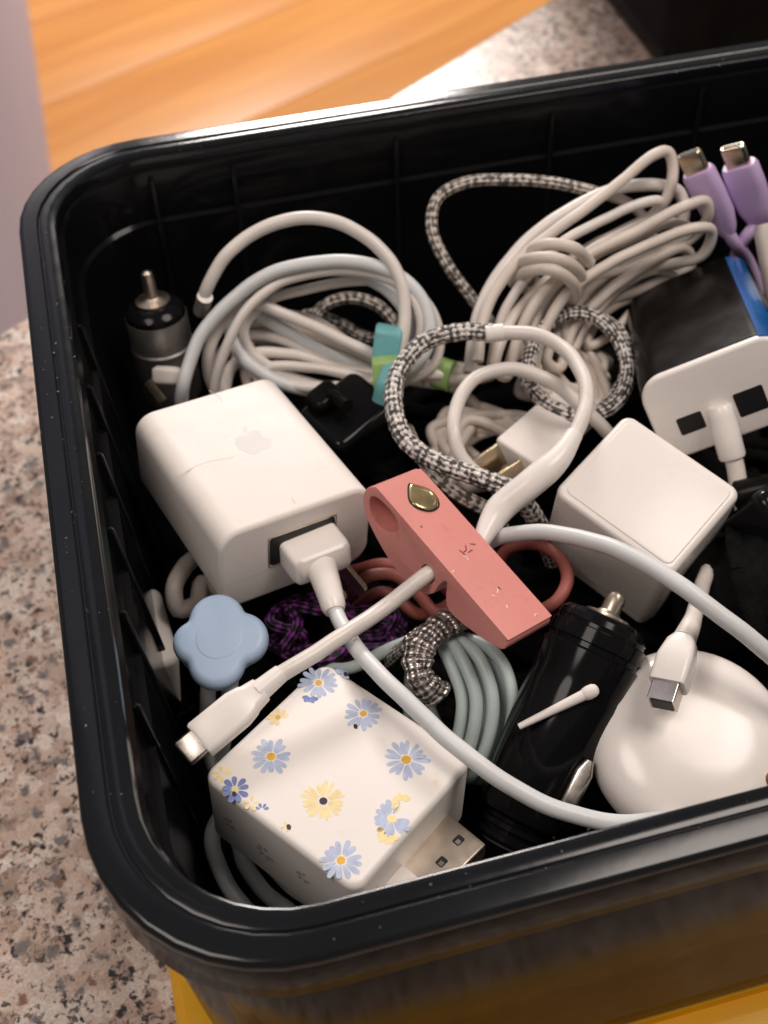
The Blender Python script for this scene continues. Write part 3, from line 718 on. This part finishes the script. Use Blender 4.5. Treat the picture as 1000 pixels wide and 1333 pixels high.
path = cz([(556, 500, -.6), (545, 455, -.1), (548, 415, .1), (530, 380, .1), (490, 358, 0), (430, 352, 0), (370, 366, 0), (325, 400, .1), (300, 440, .1), (285, 480, -.1), (280, 520, -.5), (300, 540, -1.2), (330, 520, -.9), (345, 480, -.5), (400, 478, -.4), (460, 488, -.3), (510, 500, -.4), (560, 478, -.2), (572, 440, -.1), (560, 400, -.1), (520, 368, -.3), (460, 366, -.4), (400, 376, -.4), (350, 392, -.4), (318, 430, -.3), (330, 462, -.4), (390, 494, -.6), (450, 506, -.5), (500, 494, -.5), (560, 500, -.7), (610, 506, -.9)], .12)
cord('cord', path, .155, CORD, t)
t = thing('coiled_cable', 'brown and grey braided cable deep inside the left coil', 'cable', tuple(P(440, 400, 7.5)))
path = cz([(400, 430, -1.6), (420, 400, -1.5), (455, 388, -1.4), (495, 400, -1.4), (515, 430, -1.6), (480, 440, -2), (440, 420, -1.9), (400, 410, -1.9), (380, 430, -2.2)], -.2)
mk('braided_sleeve', tube(spline(path, .06), .2, 14), BRAIDGR, t, 70)
t = thing('tape_wrap', 'teal and green tape wrapped around the cables beside the left coil', 'tape', tuple(P(508, 480, 8.8)))
for (a, b, m_, nm, dz) in (((487, 447), (520, 452), TEAL, 'teal_band', .25), ((486, 490), (522, 487), GREEN, 'green_band', .3)):
    pA, pB = P(*a, zc(a[1])+dz), P(*b, zc(b[1])+dz)
    mk(nm, sect(pA, pB-pA, (.1, .5, .8), [(0, 1.15, .75, .25), (.06, 1.22, .82, .28), ((pB-pA).length, 1.2, .8, .28), ((pB-pA).length+.04, 1.1, .7, .25)]), m_, t, 50)
pA = px((515, 470, 9.5), (503, 500, 9.3), (495, 530, 8.6)); 
mk('loose_end', tube(spline(pA), .3, 12, .25), TEAL, t)
pA, pB = P(563, 482, 8.3), P(588, 490, 8.3)
mk('green_band', sect(pA, pB-pA, (.1, .5, .8), [(0, .95, .6, .25), ((pB-pA).length, .95, .6, .25)]), GREEN, t, 50)

# ------------------------------------------------------------------ steel car plug at the back left
b0 = P(226, 512, 6.4); b1 = P(190, 352, 10.9); ax = b1 - b0; LL = ax.length
t = thing('car_charger', 'steel and black car plug with round metal pin standing in the back left corner', 'charger', tuple(b0))
k = LL/5.6
mk('steel_barrel', lathe(b0, ax, [(.7, 0), (.92, .1), (.95, .3), (.95, 2.3*k), (.98, 2.34*k), (.98, 2.44*k), (.94, 2.5*k), (.94, 3.72*k)]), GUN, t, 30)
mk('black_shoulder', lathe(b0, ax, [(.9, 3.68*k), (.93, 3.74*k), (.90, 3.95*k), (.74, 4.16*k), (.5, 4.25*k)]), BLACK, t, 30)
mk('pin', lathe(b0, ax, [(.42, 4.22*k), (.52, 4.27*k), (.52, 4.36*k), (.3, 4.42*k), (.2, 4.5*k), (.19, 5.3*k), (.15, 5.5*k), (.05, 5.58*k)]), NICKEL, t, 30)

# ------------------------------------------------------------------ big black car charger
b0 = P(658, 1098, 6.7); b1 = P(790, 806, 9.7); ax = b1 - b0; LL = ax.length
t = thing('car_charger', 'large glossy black car charger lying between the daisy charger and the white puck', 'charger', tuple(b0))
prof = [(.55, 0), (.72, .02), (.78, .10), (.78, .2), (.70, .24), (.70, .34), (.80, .38), (.80, .5), (.74, .54), (.74, .62), (.98, .72), (1.05, .9), (1.16, LL*.45), (1.20, LL*.66), (1.17, LL*.70), (1.19, LL*.73), (1.20, LL*.84), (1.13, LL*.85), (1.13, LL*.87), (1.18, LL*.875), (1.16, LL*.93), (1.10, LL*.935), (1.10, LL*.95), (1.12, LL*.955), (1.08, LL*.98), (.96, LL*1.0), (.6, LL*1.01)]
mk('barrel', lathe(b0, ax, prof, 48), BLACK, t, 28)
mk('end_ring', lathe(b0, ax, [(.50, -.03), (.58, -.05), (.62, .02), (.6, .06)], 32), GUN, t)
mk('pin', lathe(b0, ax, [(.55, LL*1.0), (.55, LL*1.0+.1), (.3, LL*1.0+.14), (.24, LL+.2), (.24, LL+.5), (.18, LL+.64), (.06, LL+.7)], 28), NICKEL, t, 30)
nrm = frame(ax, (CAM - b0)) @ V((1, 0, 0)); sd = ax.normalized().cross(nrm)
q0 = b0 + ax*.16 + (nrm*.72 - sd*-.72).normalized()*1.02
q0 = hit(735, 1058, b0 + nrm*.85, nrm); q1 = hit(768, 990, b0 + nrm*.85, nrm)
mk('spring_contact', sect(q0, q1-q0, sd, [(0, .3, .22, .08), (.2, .42, .3, .1), ((q1-q0).length-.3, .42, .3, .1), ((q1-q0).length, .2, .2, .08)]), STEEL, t)
t = thing('cable_tie', 'thin white cable tie lying across the large black car charger', 'cable tie', tuple(P(725, 920, 9.8)))
u = hit(676, 946, b0 + nrm*1.28, nrm); v = hit(766, 902, b0 + nrm*1.32, nrm)
mk('strap', tube(spline([u, (u+v)/2 + nrm*.03, v], .08), lambda l, L: .075 + .055*(l/L), 12), WHITE, t)
mk('end_nub', lathe(v - (v-u).normalized()*.12, v-u, [(.10, -.05), (.15, .04), (.165, .14), (.155, .26), (.11, .34), (.04, .37)], 16), WHITE, t)

# ------------------------------------------------------------------ white puck and plug on it
c = P(898, 972, 8.3)
t = thing('charging_puck', 'glossy white domed charging puck in the front right of the bin', 'charger', (c.x, c.y, c.z-1.2))
prof = []
for k in range(0, 25):
    a = -math.pi/2 + math.pi*k/24; e = 0.8
    prof.append((2.36*abs(math.cos(a))**0.62, 0.92*math.copysign(abs(math.sin(a))**0.9, a)))
nP = V((-.06, -.22, 1))
mk('puck_shell', lathe(c, nP, prof, 64), PUCK, t, 60)
t = thing('charging_cable', 'white plug with square metal tip lying on the white puck', 'cable', tuple(P(880, 880, 10)))
pa, pb = P(870, 893, 10.2), P(888, 838, 10.35); ax = pb - pa; LL = ax.length
wv = frame(ax, V((0, 0, 1))) @ V((.35, 1, 0))
mk('plug_body', sect(pa, ax, wv, [(0, .80, .62, .12), (.06, .84, .66, .14), (LL*.6, .84, .66, .15), (LL, .68, .58, .2), (LL+.15, .5, .5, .2)]), WHITE2, t)
mk('metal_tip', sect(pa, -ax, wv, [(-.05, .62, .5, .04), (.48, .62, .5, .04)]), STEEL, t)
mk('tip_opening', sect(pa - ax.normalized()*.47, -ax, wv, [(0, .5, .38, .03), (.03, .5, .38, .03)]), HOLE, t)
cord('cord', px((890, 834, 10.35), (900, 812, 10.2), (908, 790, 9.8), (915, 760, 9), (930, 720, 8)), lambda l, L: .28 - .08*min(1, l/1.0), CORD, t)

# ------------------------------------------------------------------ blue silicone holder
c = P(287, 836, 9.3); nB = V((-.05, -.2, 1)).normalized()
t = thing('cable_holder', 'powder blue flower shaped silicone cable holder left of the pink clip', 'holder', (c.x, c.y, c.z-.8))
out = []
for i in range(120):
    a = 2*math.pi*i/120; r_ = 0.0
    for b, q, rr in ((80, .56, .76), (-15, .58, .72), (245, .58, .76), (165, .66, .60)):      # union of four round lobes
        b = math.radians(b); dd = math.cos(a-b)*q; e_ = rr*rr - (q*math.sin(a-b))**2
        if e_ > 0: r_ = max(r_, dd + math.sqrt(e_))
    out.append((r_*math.cos(a)*.9, r_*math.sin(a)*.92))
out = [tuple(sum((V(out[(i+k) % 120])*w_ for k, w_ in ((-2, .1), (-1, .2), (0, .4), (1, .2), (2, .1))), V((0, 0)))) for i in range(120)]
Rb = frame(nB, (1, .1, 0))
mk('petal_plate', put(loft(out, -.22, .30, .22, 5), c, Rb), BLUE, t, 60)
mk('centre_boss', put(loft([(.62*math.cos(2*math.pi*i/48), .60*math.sin(2*math.pi*i/48)) for i in range(48)], .2, .312, .1, 4), c, Rb), BLUE, t, 60)
mk('white_back', put(loft([(a*.8-.14, b*.8-.02) for a, b in out], -.62, -.2, .1, 3), c, Rb), WHITE, t, 60)
t = thing('charging_cable', 'pair of pale cable strands hanging below the blue flower holder', 'cable', tuple(P(282, 920, 7)))
cord('cord', px((300, 850, 7.8), (300, 890, 7.9), (296, 925, 7.3), (290, 970, 6), (280, 1000, 5.2), (270, 970, 6), (270, 925, 7.3), (272, 890, 7.9), (280, 860, 7.6)), .2, CORDC, t)

# ------------------------------------------------------------------ top right bundle
t = thing('bundled_cable', 'big bundle of folded white cable at the back right, beside the lavender plugs', 'cable', tuple(P(760, 330, 9.5)))
passes = [
    [(622, 470, 9.6), (628, 420, 10.2), (650, 370, 10.8), (690, 325, 11.4), (750, 280, 11.9), (810, 235, 12.3), (850, 202, 12.7), (868, 196, 12.7), (876, 215, 12.3), (870, 255, 11.6), (845, 285, 10.9)],
    [(770, 320, 10.6), (700, 375, 10.3), (660, 430, 9.9), (645, 475, 9.5), (660, 490, 9.0), (672, 450, 9.6), (700, 390, 10.6), (760, 335, 11.2), (830, 300, 11.6), (890, 270, 11.9), (918, 262, 11.9), (922, 280, 11.4), (905, 305, 10.6)],
    [(830, 345, 10.2), (750, 370, 10.0), (700, 420, 9.5), (680, 470, 9.1), (692, 485, 8.7), (705, 440, 9.6), (735, 385, 10.5), (790, 345, 11.0), (860, 312, 11.4), (908, 296, 11.6), (925, 300, 11.3), (915, 330, 10.5)],
    [(850, 350, 9.9), (780, 375, 9.6), (735, 420, 9.2), (712, 470, 8.7), (728, 480, 8.4), (745, 430, 9.2), (790, 380, 9.9), (850, 340, 10.3), (890, 322, 10.3), (898, 345, 9.6)],
    [(840, 375, 9.3), (780, 400, 9.0), (740, 450, 8.4)],
]
cord('cord', px(*[p for q in passes for p in q]), .168, CORD2, t)
wrap = spline(px((668, 368, 10.3), (690, 352, 11.3), (722, 352, 11.6), (748, 372, 10.9), (740, 392, 9.9), (690, 380, 9.6), (672, 352, 10.6), (696, 336, 11.65), (730, 338, 11.8), (756, 358, 11.0), (745, 385, 9.9), (700, 370, 9.8), (690, 330, 11.3), (712, 318, 11.9), (745, 322, 11.9), (768, 342, 11.1)))
mk('wrapped_end', tube(wrap, .18, 12), CORD2, t, 60)
t = thing('bundled_cable', 'second white cable passing behind the folded bundle in the back right', 'cable', tuple(P(760, 260, 10)))
cord('cord', px((612, 480, 9.0), (618, 430, 9.8), (640, 370, 10.4), (690, 310, 11.0), (750, 268, 11.4), (805, 244, 11.6), (855, 240, 11.6), (885, 250, 11.3), (890, 285, 10.7), (860, 330, 9.6), (800, 385, 8.8), (760, 430, 8.2)), .19, CORD, t)
t = thing('bundled_cable', 'thin cream cable filling the lower folds of the back right bundle', 'cable', tuple(P(780, 360, 9)))
cord('cord', px((660, 480, 8.6), (680, 430, 9.4), (715, 380, 10.2), (770, 335, 10.8), (830, 308, 11.1), (880, 290, 11.2), (900, 300, 10.8), (860, 325, 10.3), (800, 352, 10.1), (755, 390, 9.7), (735, 430, 9.2), (745, 455, 8.7), (765, 420, 9.2), (810, 372, 9.7), (860, 352, 9.8), (880, 365, 9.3), (830, 385, 9.0), (785, 410, 8.8), (765, 450, 8.4), (790, 440, 8.5), (830, 400, 8.8), (850, 390, 8.6)), .15, CORD2, t)
cord('cord', px((640, 475, 8.9), (650, 425, 9.8), (678, 370, 10.7), (728, 318, 11.3), (780, 288, 11.6), (825, 268, 11.8), (860, 262, 11.7), (850, 280, 11.2), (790, 310, 10.9), (740, 350, 10.6), (705, 400, 10.0), (690, 450, 9.4), (700, 480, 8.7)), .15, CORD, t)
t = thing('charging_cable', 'grey braided cable arching to the left of the folded bundle at the back', 'cable', tuple(P(600, 300, 9.5)))
pth = spline(px((640, 420, 8.6), (612, 385, 9.3), (580, 340, 10.2), (562, 295, 10.9), (570, 258, 11.4), (605, 238, 11.7), (660, 234, 11.7), (720, 238, 11.6), (775, 250, 11.4)), .06)
mk('braided_sleeve', tube(pth, .185, 14), BRAIDGR, t, 70)
cord('cord', px((770, 249, 11.42), (800, 256, 11.2), (830, 275, 10.6), (850, 310, 9.8)), .165, CORD2, t)

# coil of black and white braid right of the ring
t = thing('coiled_cable', 'coil of black and white braided cable left of the black and white charger', 'cable', tuple(P(760, 470, 8)))
pth = []
for k in range(0, 46):
    a = math.radians(200 - k*20); rr = 1 - .05*math.sin(k*.9); pth.append(P(752 + 66*rr*math.cos(a), 476 - 66*rr*math.sin(a), 9.7 - .0105*k*3 + .25*math.sin(a)))
mk('braided_sleeve', tube(spline(pth, .06), .215, 14), BRAIDBW, t, 70)
t = thing('coiled_cable', 'tangled cream cables in the middle of the black and white braided coil', 'cable', tuple(P(740, 480, 7.5)))
rnd = random.Random(12); pts = []
for k in range(34):
    a = k*2.2 + rnd.uniform(-.4, .4); rr = rnd.uniform(30, 62); pts.append(P(735 + rr*1.1*math.cos(a), 490 + rr*math.sin(a), 7.2 + rnd.uniform(0, 1.2)))
cord('cord', pts, .15, CORD2, t)
t = thing('coiled_cable', 'tangle of cream and white cable under the braided ring by the pink clip', 'cable', tuple(P(620, 620, 7)))
pts = []
for k in range(40):
    a = k*1.9 + rnd.uniform(-.5, .5); rr = rnd.uniform(25, 75); pts.append(P(632 + rr*1.1*math.cos(a), 585 + rr*.9*math.sin(a), 6.4 + rnd.uniform(0, 1.3)))
cord('cord', pts, .16, CORD2, t)
t = thing('charging_cable', 'speckled braided cable end beside the top of the pink clip', 'cable', tuple(P(570, 600, 8)))
pth = spline(px((530, 560, 8.4), (545, 590, 9.2), (570, 620, 9.3), (600, 645, 9.1), (640, 668, 8.6), (660, 700, 7.6)), .06)
mk('braided_sleeve', tube(pth, .21, 14), BRAIDGR, t, 70)

# ------------------------------------------------------------------ lavender plugs
t = thing('charging_cable', 'lavender cable with two metal tipped plugs standing in the back right', 'cable', tuple(P(950, 300, 9.5)))
for (ta, tb, za, zb, ww) in (((908, 222), (948, 302), 12.6, 10.6, 1.0), ((962, 214), (992, 292), 12.6, 10.6, 1.12)):
    pa, pb = P(*ta, za), P(*tb, zb); ax = pb - pa; LL = ax.length
    wv = frame(ax, (CAM - pa)) @ V((-.35, 1, 0))
    p_ = mk('plug_body', sect(pa, ax, wv, [(0, ww*.86, .5, .2), (.12, ww*.98, .6, .26), (LL*.35, ww, .64, .28), (LL*.7, ww*.94, .62, .28), (LL*.92, ww*.68, .52, .24), (LL, .5, .46, .2)]), LAV, t, 50)
    mk('metal_tip', sect(pa, -ax, wv, [(-.1, .72, .28, .1), (.62, .72, .28, .1), (.66, .66, .22, .1)]), GOLD, p_)
    mk('tip_opening', sect(pa - ax.normalized()*.645, -ax, wv, [(0, .56, .15, .06), (.03, .56, .15, .06)]), HOLE, p_)
cord('cord', px((944, 296, 10.8), (958, 318, 10.2), (975, 340, 9.2), (990, 380, 8)), .2, LAV, t)
cord('cord', px((990, 288, 10.7), (975, 305, 10.4), (962, 325, 9.8), (955, 350, 9)), .2, LAV, t)
t = thing('charging_plug', 'cream plug body at the right edge beneath the lavender plugs', 'plug', tuple(P(1000, 330, 10)))
pa, pb = P(1000, 290, 11.3), P(1020, 390, 9.5)
mk('plug_body', sect(pa, pb-pa, (1, 0, .2), [(0, .7, .5, .2), (.2, .9, .6, .25), ((pb-pa).length, 1.0, .7, .25)]), CORD2, t, 50)

# ------------------------------------------------------------------ mid depth odds and ends
t = thing('charging_cable', 'dusty rose cable looping behind the tip of the pink clip', 'cable', tuple(P(700, 740, 7.5)))
cord('cord', px((455, 775, 7.2), (480, 750, 7.9), (515, 750, 7.9), (545, 775, 7.5), (570, 800, 7.2), (620, 790, 7.2), (680, 800, 7.6), (722, 785, 8.2), (738, 755, 8.4), (728, 725, 8.4), (700, 708, 8.2), (660, 716, 7.6), (640, 750, 6.8)), .17, ROSE, t)
cord('cord', px((450, 800, 6.6), (500, 770, 7.3), (545, 800, 6.9), (590, 780, 6.6), (560, 750, 7.4), (500, 735, 7.6), (455, 745, 7)), .17, ROSE, t)
t = thing('coiled_cable', 'purple and black braided cable coil between blue holder and pink clip', 'cable', tuple(P(430, 820, 6.5)))
pts = []
for k in range(44):
    a = math.radians(k*31); rr = .75 + .3*math.sin(k*1.7); pts.append(P(432 + 88*rr*math.cos(a), 818 + 44*rr*math.sin(a), 7.0 + .5*math.sin(k*.8)))
mk('braided_sleeve', tube(spline(pts, .07), .16, 12), BRAIDPU, t, 70)
t = thing('coiled_cable', 'pale mint cable coil between the daisy charger and black car charger', 'cable', tuple(P(630, 920, 7)))
pts = []
for (xr, zz) in ((0, 8.3), (-26, 8.45), (-48, 8.5), (-10, 7.9), (-66, 8.3), (-36, 7.8)):
    pts += [(560+xr*.3, 838+xr*-.05, zz-.1), (610+xr*.6, 832, zz+.3), (650+xr, 858, zz+.35), (668+xr, 910, zz), (662+xr, 960, zz-.7), (640+xr, 1010, zz-1.6), (600+xr*.7, 1000, zz-2.6), (560+xr*.4, 920, zz-2.2)]
cord('cord', px(*pts), .165, MINT, t)
t = thing('twist_tie', 'crumpled silver sparkly tie around the pale mint cable', 'tie', tuple(P(555, 850, 8)))
mk('sparkly_strap', tube(spline(px((625, 800, 8.2), (595, 806, 9.0), (565, 822, 9.3), (545, 850, 9.25), (548, 885, 9.0), (570, 905, 8.4)), .05), lambda l, L: .36 + .03*math.sin(l*5) + .03*math.sin(l*17), 16, .6), SILVER, t, 70)
mk('loose_strand', tube(spline(px((505, 858, 8.0), (530, 838, 8.8), (560, 815, 9.0), (600, 815, 8.7)), .05), lambda l, L: .24 + .03*math.sin(l*7), 12, .5), SILVER, t, 70)
t = thing('charging_cable', 'grey green cable running from the silver tie toward the blue holder', 'cable', tuple(P(480, 850, 8)))
cord('cord', px((600, 820, 8.0), (545, 830, 8.3), (500, 848, 8.2), (460, 868, 7.8), (420, 870, 7)), .16, MINT, t)

t = thing('charging_cable', 'pale grey cable loops squeezed under the daisy charger at the front left', 'cable', tuple(P(300, 1130, 5)))
cord('cord', px((300, 1040, 6.0), (276, 1085, 6.4), (284, 1125, 6.4), (306, 1165, 6.2), (345, 1205, 5.8), (400, 1220, 5.2), (380, 1190, 5.4), (345, 1160, 5.8), (318, 1120, 6), (310, 1080, 5.6), (340, 1110, 5.8), (390, 1160, 5.8), (450, 1190, 5.6)), .2, CORDC, t)

t = thing('charging_cable', 'beige knotted cable end beneath the left corner of the large white charger', 'cable', tuple(P(235, 760, 7)))
cord('cord', px((262, 720, 7.2), (240, 738, 7.9), (226, 765, 8.0), (232, 792, 7.6), (255, 785, 7.4), (262, 760, 7.4), (290, 770, 7)), .24, CORD2, t)
t = thing('charging_plug', 'small white plug end poking out behind the large white charger near the steel car plug', 'plug', tuple(P(215, 495, 8)))
pa, pb = P(200, 488, 8.6), P(245, 490, 8.6)
mk('plug_body', sect(pa, pb-pa, (0, .6, .8), [(0, .42, .3, .1), (.1, .55, .42, .14), ((pb-pa).length*.6, .55, .42, .14), ((pb-pa).length, .4, .36, .14)]), CORD, t, 50)
pa, pb = P(192, 496, 8.3), P(212, 522, 7.8)
mk('metal_tip', sect(pa, pb-pa, (0, .6, .8), [(0, .3, .1, .03), ((pb-pa).length, .3, .1, .03)]), GOLD, t)

# black odds
t = thing('power_adapter', 'black adapter block half hidden right of the large white charger', 'adapter', tuple(P(450, 560, 7)))
R = rot((.1, -.1, .5)); c = P(455, 560, 7.6)
mk('shell', put(loft(rrect(2.4, 2.0, .35, 6), -1.1, 1.1, .25, 4), c, R), BLACK, t, 50)
mk('neck', put(loft(rrect(1.0, .8, .25, 6), .9, 1.6, .2, 4), c + R @ V((-.3, .6, 0)), R), BLACKM, t, 50)
cord('cord', px((452, 530, 9.2), (430, 515, 9.0), (415, 530, 8.2), (420, 570, 7)), .22, BLACKM, t)
t = thing('cable_wrap', 'black felt strap roll at the right edge beside the plain cube charger', 'strap', tuple(P(960, 760, 7)))
c = P(968, 775, 7.6); rnd = random.Random(5)
axw = V((.75, -.35, .55)); Rw = frame(axw, (0, 0, 1))
prof = [(.3, -1.5), (1.45, -1.5), (1.62, -1.35), (1.66, -.6), (1.60, -.1), (1.68, .2), (1.7, .9), (1.62, 1.35), (1.2, 1.45), (1.12, 1.1), (.5, 1.1)]
gv, gf = lathe(c, axw, prof, 44)
gv = [p + (p-c).normalized()*.16*mn.noise(p*1.1) + (p-c).normalized()*.05*mn.noise(p*5) for p in gv]
mk('felt_roll', (gv, gf), CLOTH, t, 70)
ct = [c + Rw @ V((1.76*math.cos(a), 1.76*math.sin(a), .55 + .12*math.sin(a*2))) for a in [i*.2 for i in range(34)]]
mk('loose_turn', tube(ct, .32, 12, .35), CLOTH, t, 70)
t = thing('power_adapter', 'glossy black adapter end at the right edge above the felt strap roll', 'adapter', tuple(P(1000, 660, 8)))
mk('shell', put(loft(rrect(1.8, 2.2, .4, 6), -1.0, 1.0, .3, 4), P(1018, 690, 9.3), rot((.3, .2, .4))), BLACK, t, 50)
mk('cord_stub', lathe(P(985, 640, 9.2), V((.5, -.2, .3)), [(.3, -.6), (.42, -.5), (.42, .5), (.36, .6)], 20), BLACKM, t)

t = thing('charging_cable', 'thin black cable pressed against the left wall beside the daisy charger', 'cable', tuple(P(220, 1000, 6)))
cord('cord', px((232, 930, 5.5), (222, 960, 6.3), (228, 1010, 6.4), (248, 1070, 6.2), (262, 1120, 5.6), (280, 1160, 5)), .12, BLACK, t)
cord('cord', px((250, 920, 5.2), (212, 965, 6.6), (216, 1020, 6.6), (234, 1085, 6.4), (256, 1135, 6)), .1, BLACK, t)
t = thing('wall_charger', 'small white charger edge against the left wall beside the blue holder', 'charger', tuple(P(195, 850, 5)))
mk('shell', put(loft(rrect(1.2, 2.6, .3, 6), -1.2, 1.2, .2, 4), P(190, 850, 6.0) + V((.1, 0, 0)), rot((0, .12, .08))), WHITE, t, 50)
t = thing('charging_cable', 'brown cable end by the front rim at the right edge', 'cable', tuple(P(1000, 1010, 8)))
cord('cord', px((1000, 1016, 8.6), (1010, 1012, 8.9), (1030, 1012, 8.7)), .17, COPPER, t)

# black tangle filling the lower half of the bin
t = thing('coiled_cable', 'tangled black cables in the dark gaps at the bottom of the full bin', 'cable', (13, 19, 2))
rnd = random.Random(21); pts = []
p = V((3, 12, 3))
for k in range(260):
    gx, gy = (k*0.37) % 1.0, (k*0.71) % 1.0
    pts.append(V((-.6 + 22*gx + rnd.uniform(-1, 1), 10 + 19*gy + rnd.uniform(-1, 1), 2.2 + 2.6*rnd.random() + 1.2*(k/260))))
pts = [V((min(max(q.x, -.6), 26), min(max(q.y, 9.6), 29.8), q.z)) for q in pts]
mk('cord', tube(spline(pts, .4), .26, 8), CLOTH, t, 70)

# ------------------------------------------------------------------ dust on the rim and in the creases of the bin
rnd = random.Random(99); gs = []
X0, X1, Y0, Y1 = -3.24, 30.5, 7.0, 32.58
def rimpoint(u, dd):
    r = 3.7 - dd*.8; x0, x1, y0, y1 = X0+dd, X1-dd, Y0+dd, Y1-dd
    side = u*3
    if side < 1: return V((x0, y0 + r + (y1-y0-2*r)*side, 0))
    if side < 2: return V((x0 + r + (20-x0)*(side-1), y0, 0))
    return V((x0 + r + (20-x0)*(side-2), y1, 0))
for k in range(230):
    dd = rnd.choice((.06, .3, .56, .6, .8, .98, 1.02)) + rnd.uniform(-.05, .05)
    p = rimpoint(rnd.random(), dd); p.z = 13.0 + .008 if .14 < dd < .95 else 12.96
    r = rnd.choice((.008, .01, .012, .014, .022)); f_ = rnd.uniform(.6, 2.2); a = rnd.uniform(0, 6.3)
    ring = [p + V((math.cos(a)*r*f_*x - math.sin(a)*r*y, math.sin(a)*r*f_*x + math.cos(a)*r*y, 0)) for x, y in ((1, 0), (0, 1), (-1, 0), (0, -1))]
    gs.append((ring + [p + V((0, 0, r*.8))], [(0, 1, 4), (1, 2, 4), (2, 3, 4), (3, 0, 4), (3, 2, 1, 0)]))
mk('dust', join(*gs), mat('pale_dust', (0.24, 0.225, 0.21), 0.9), None, kind='stuff', label='pale dust specks along the rim of the full black bin', category='dust')
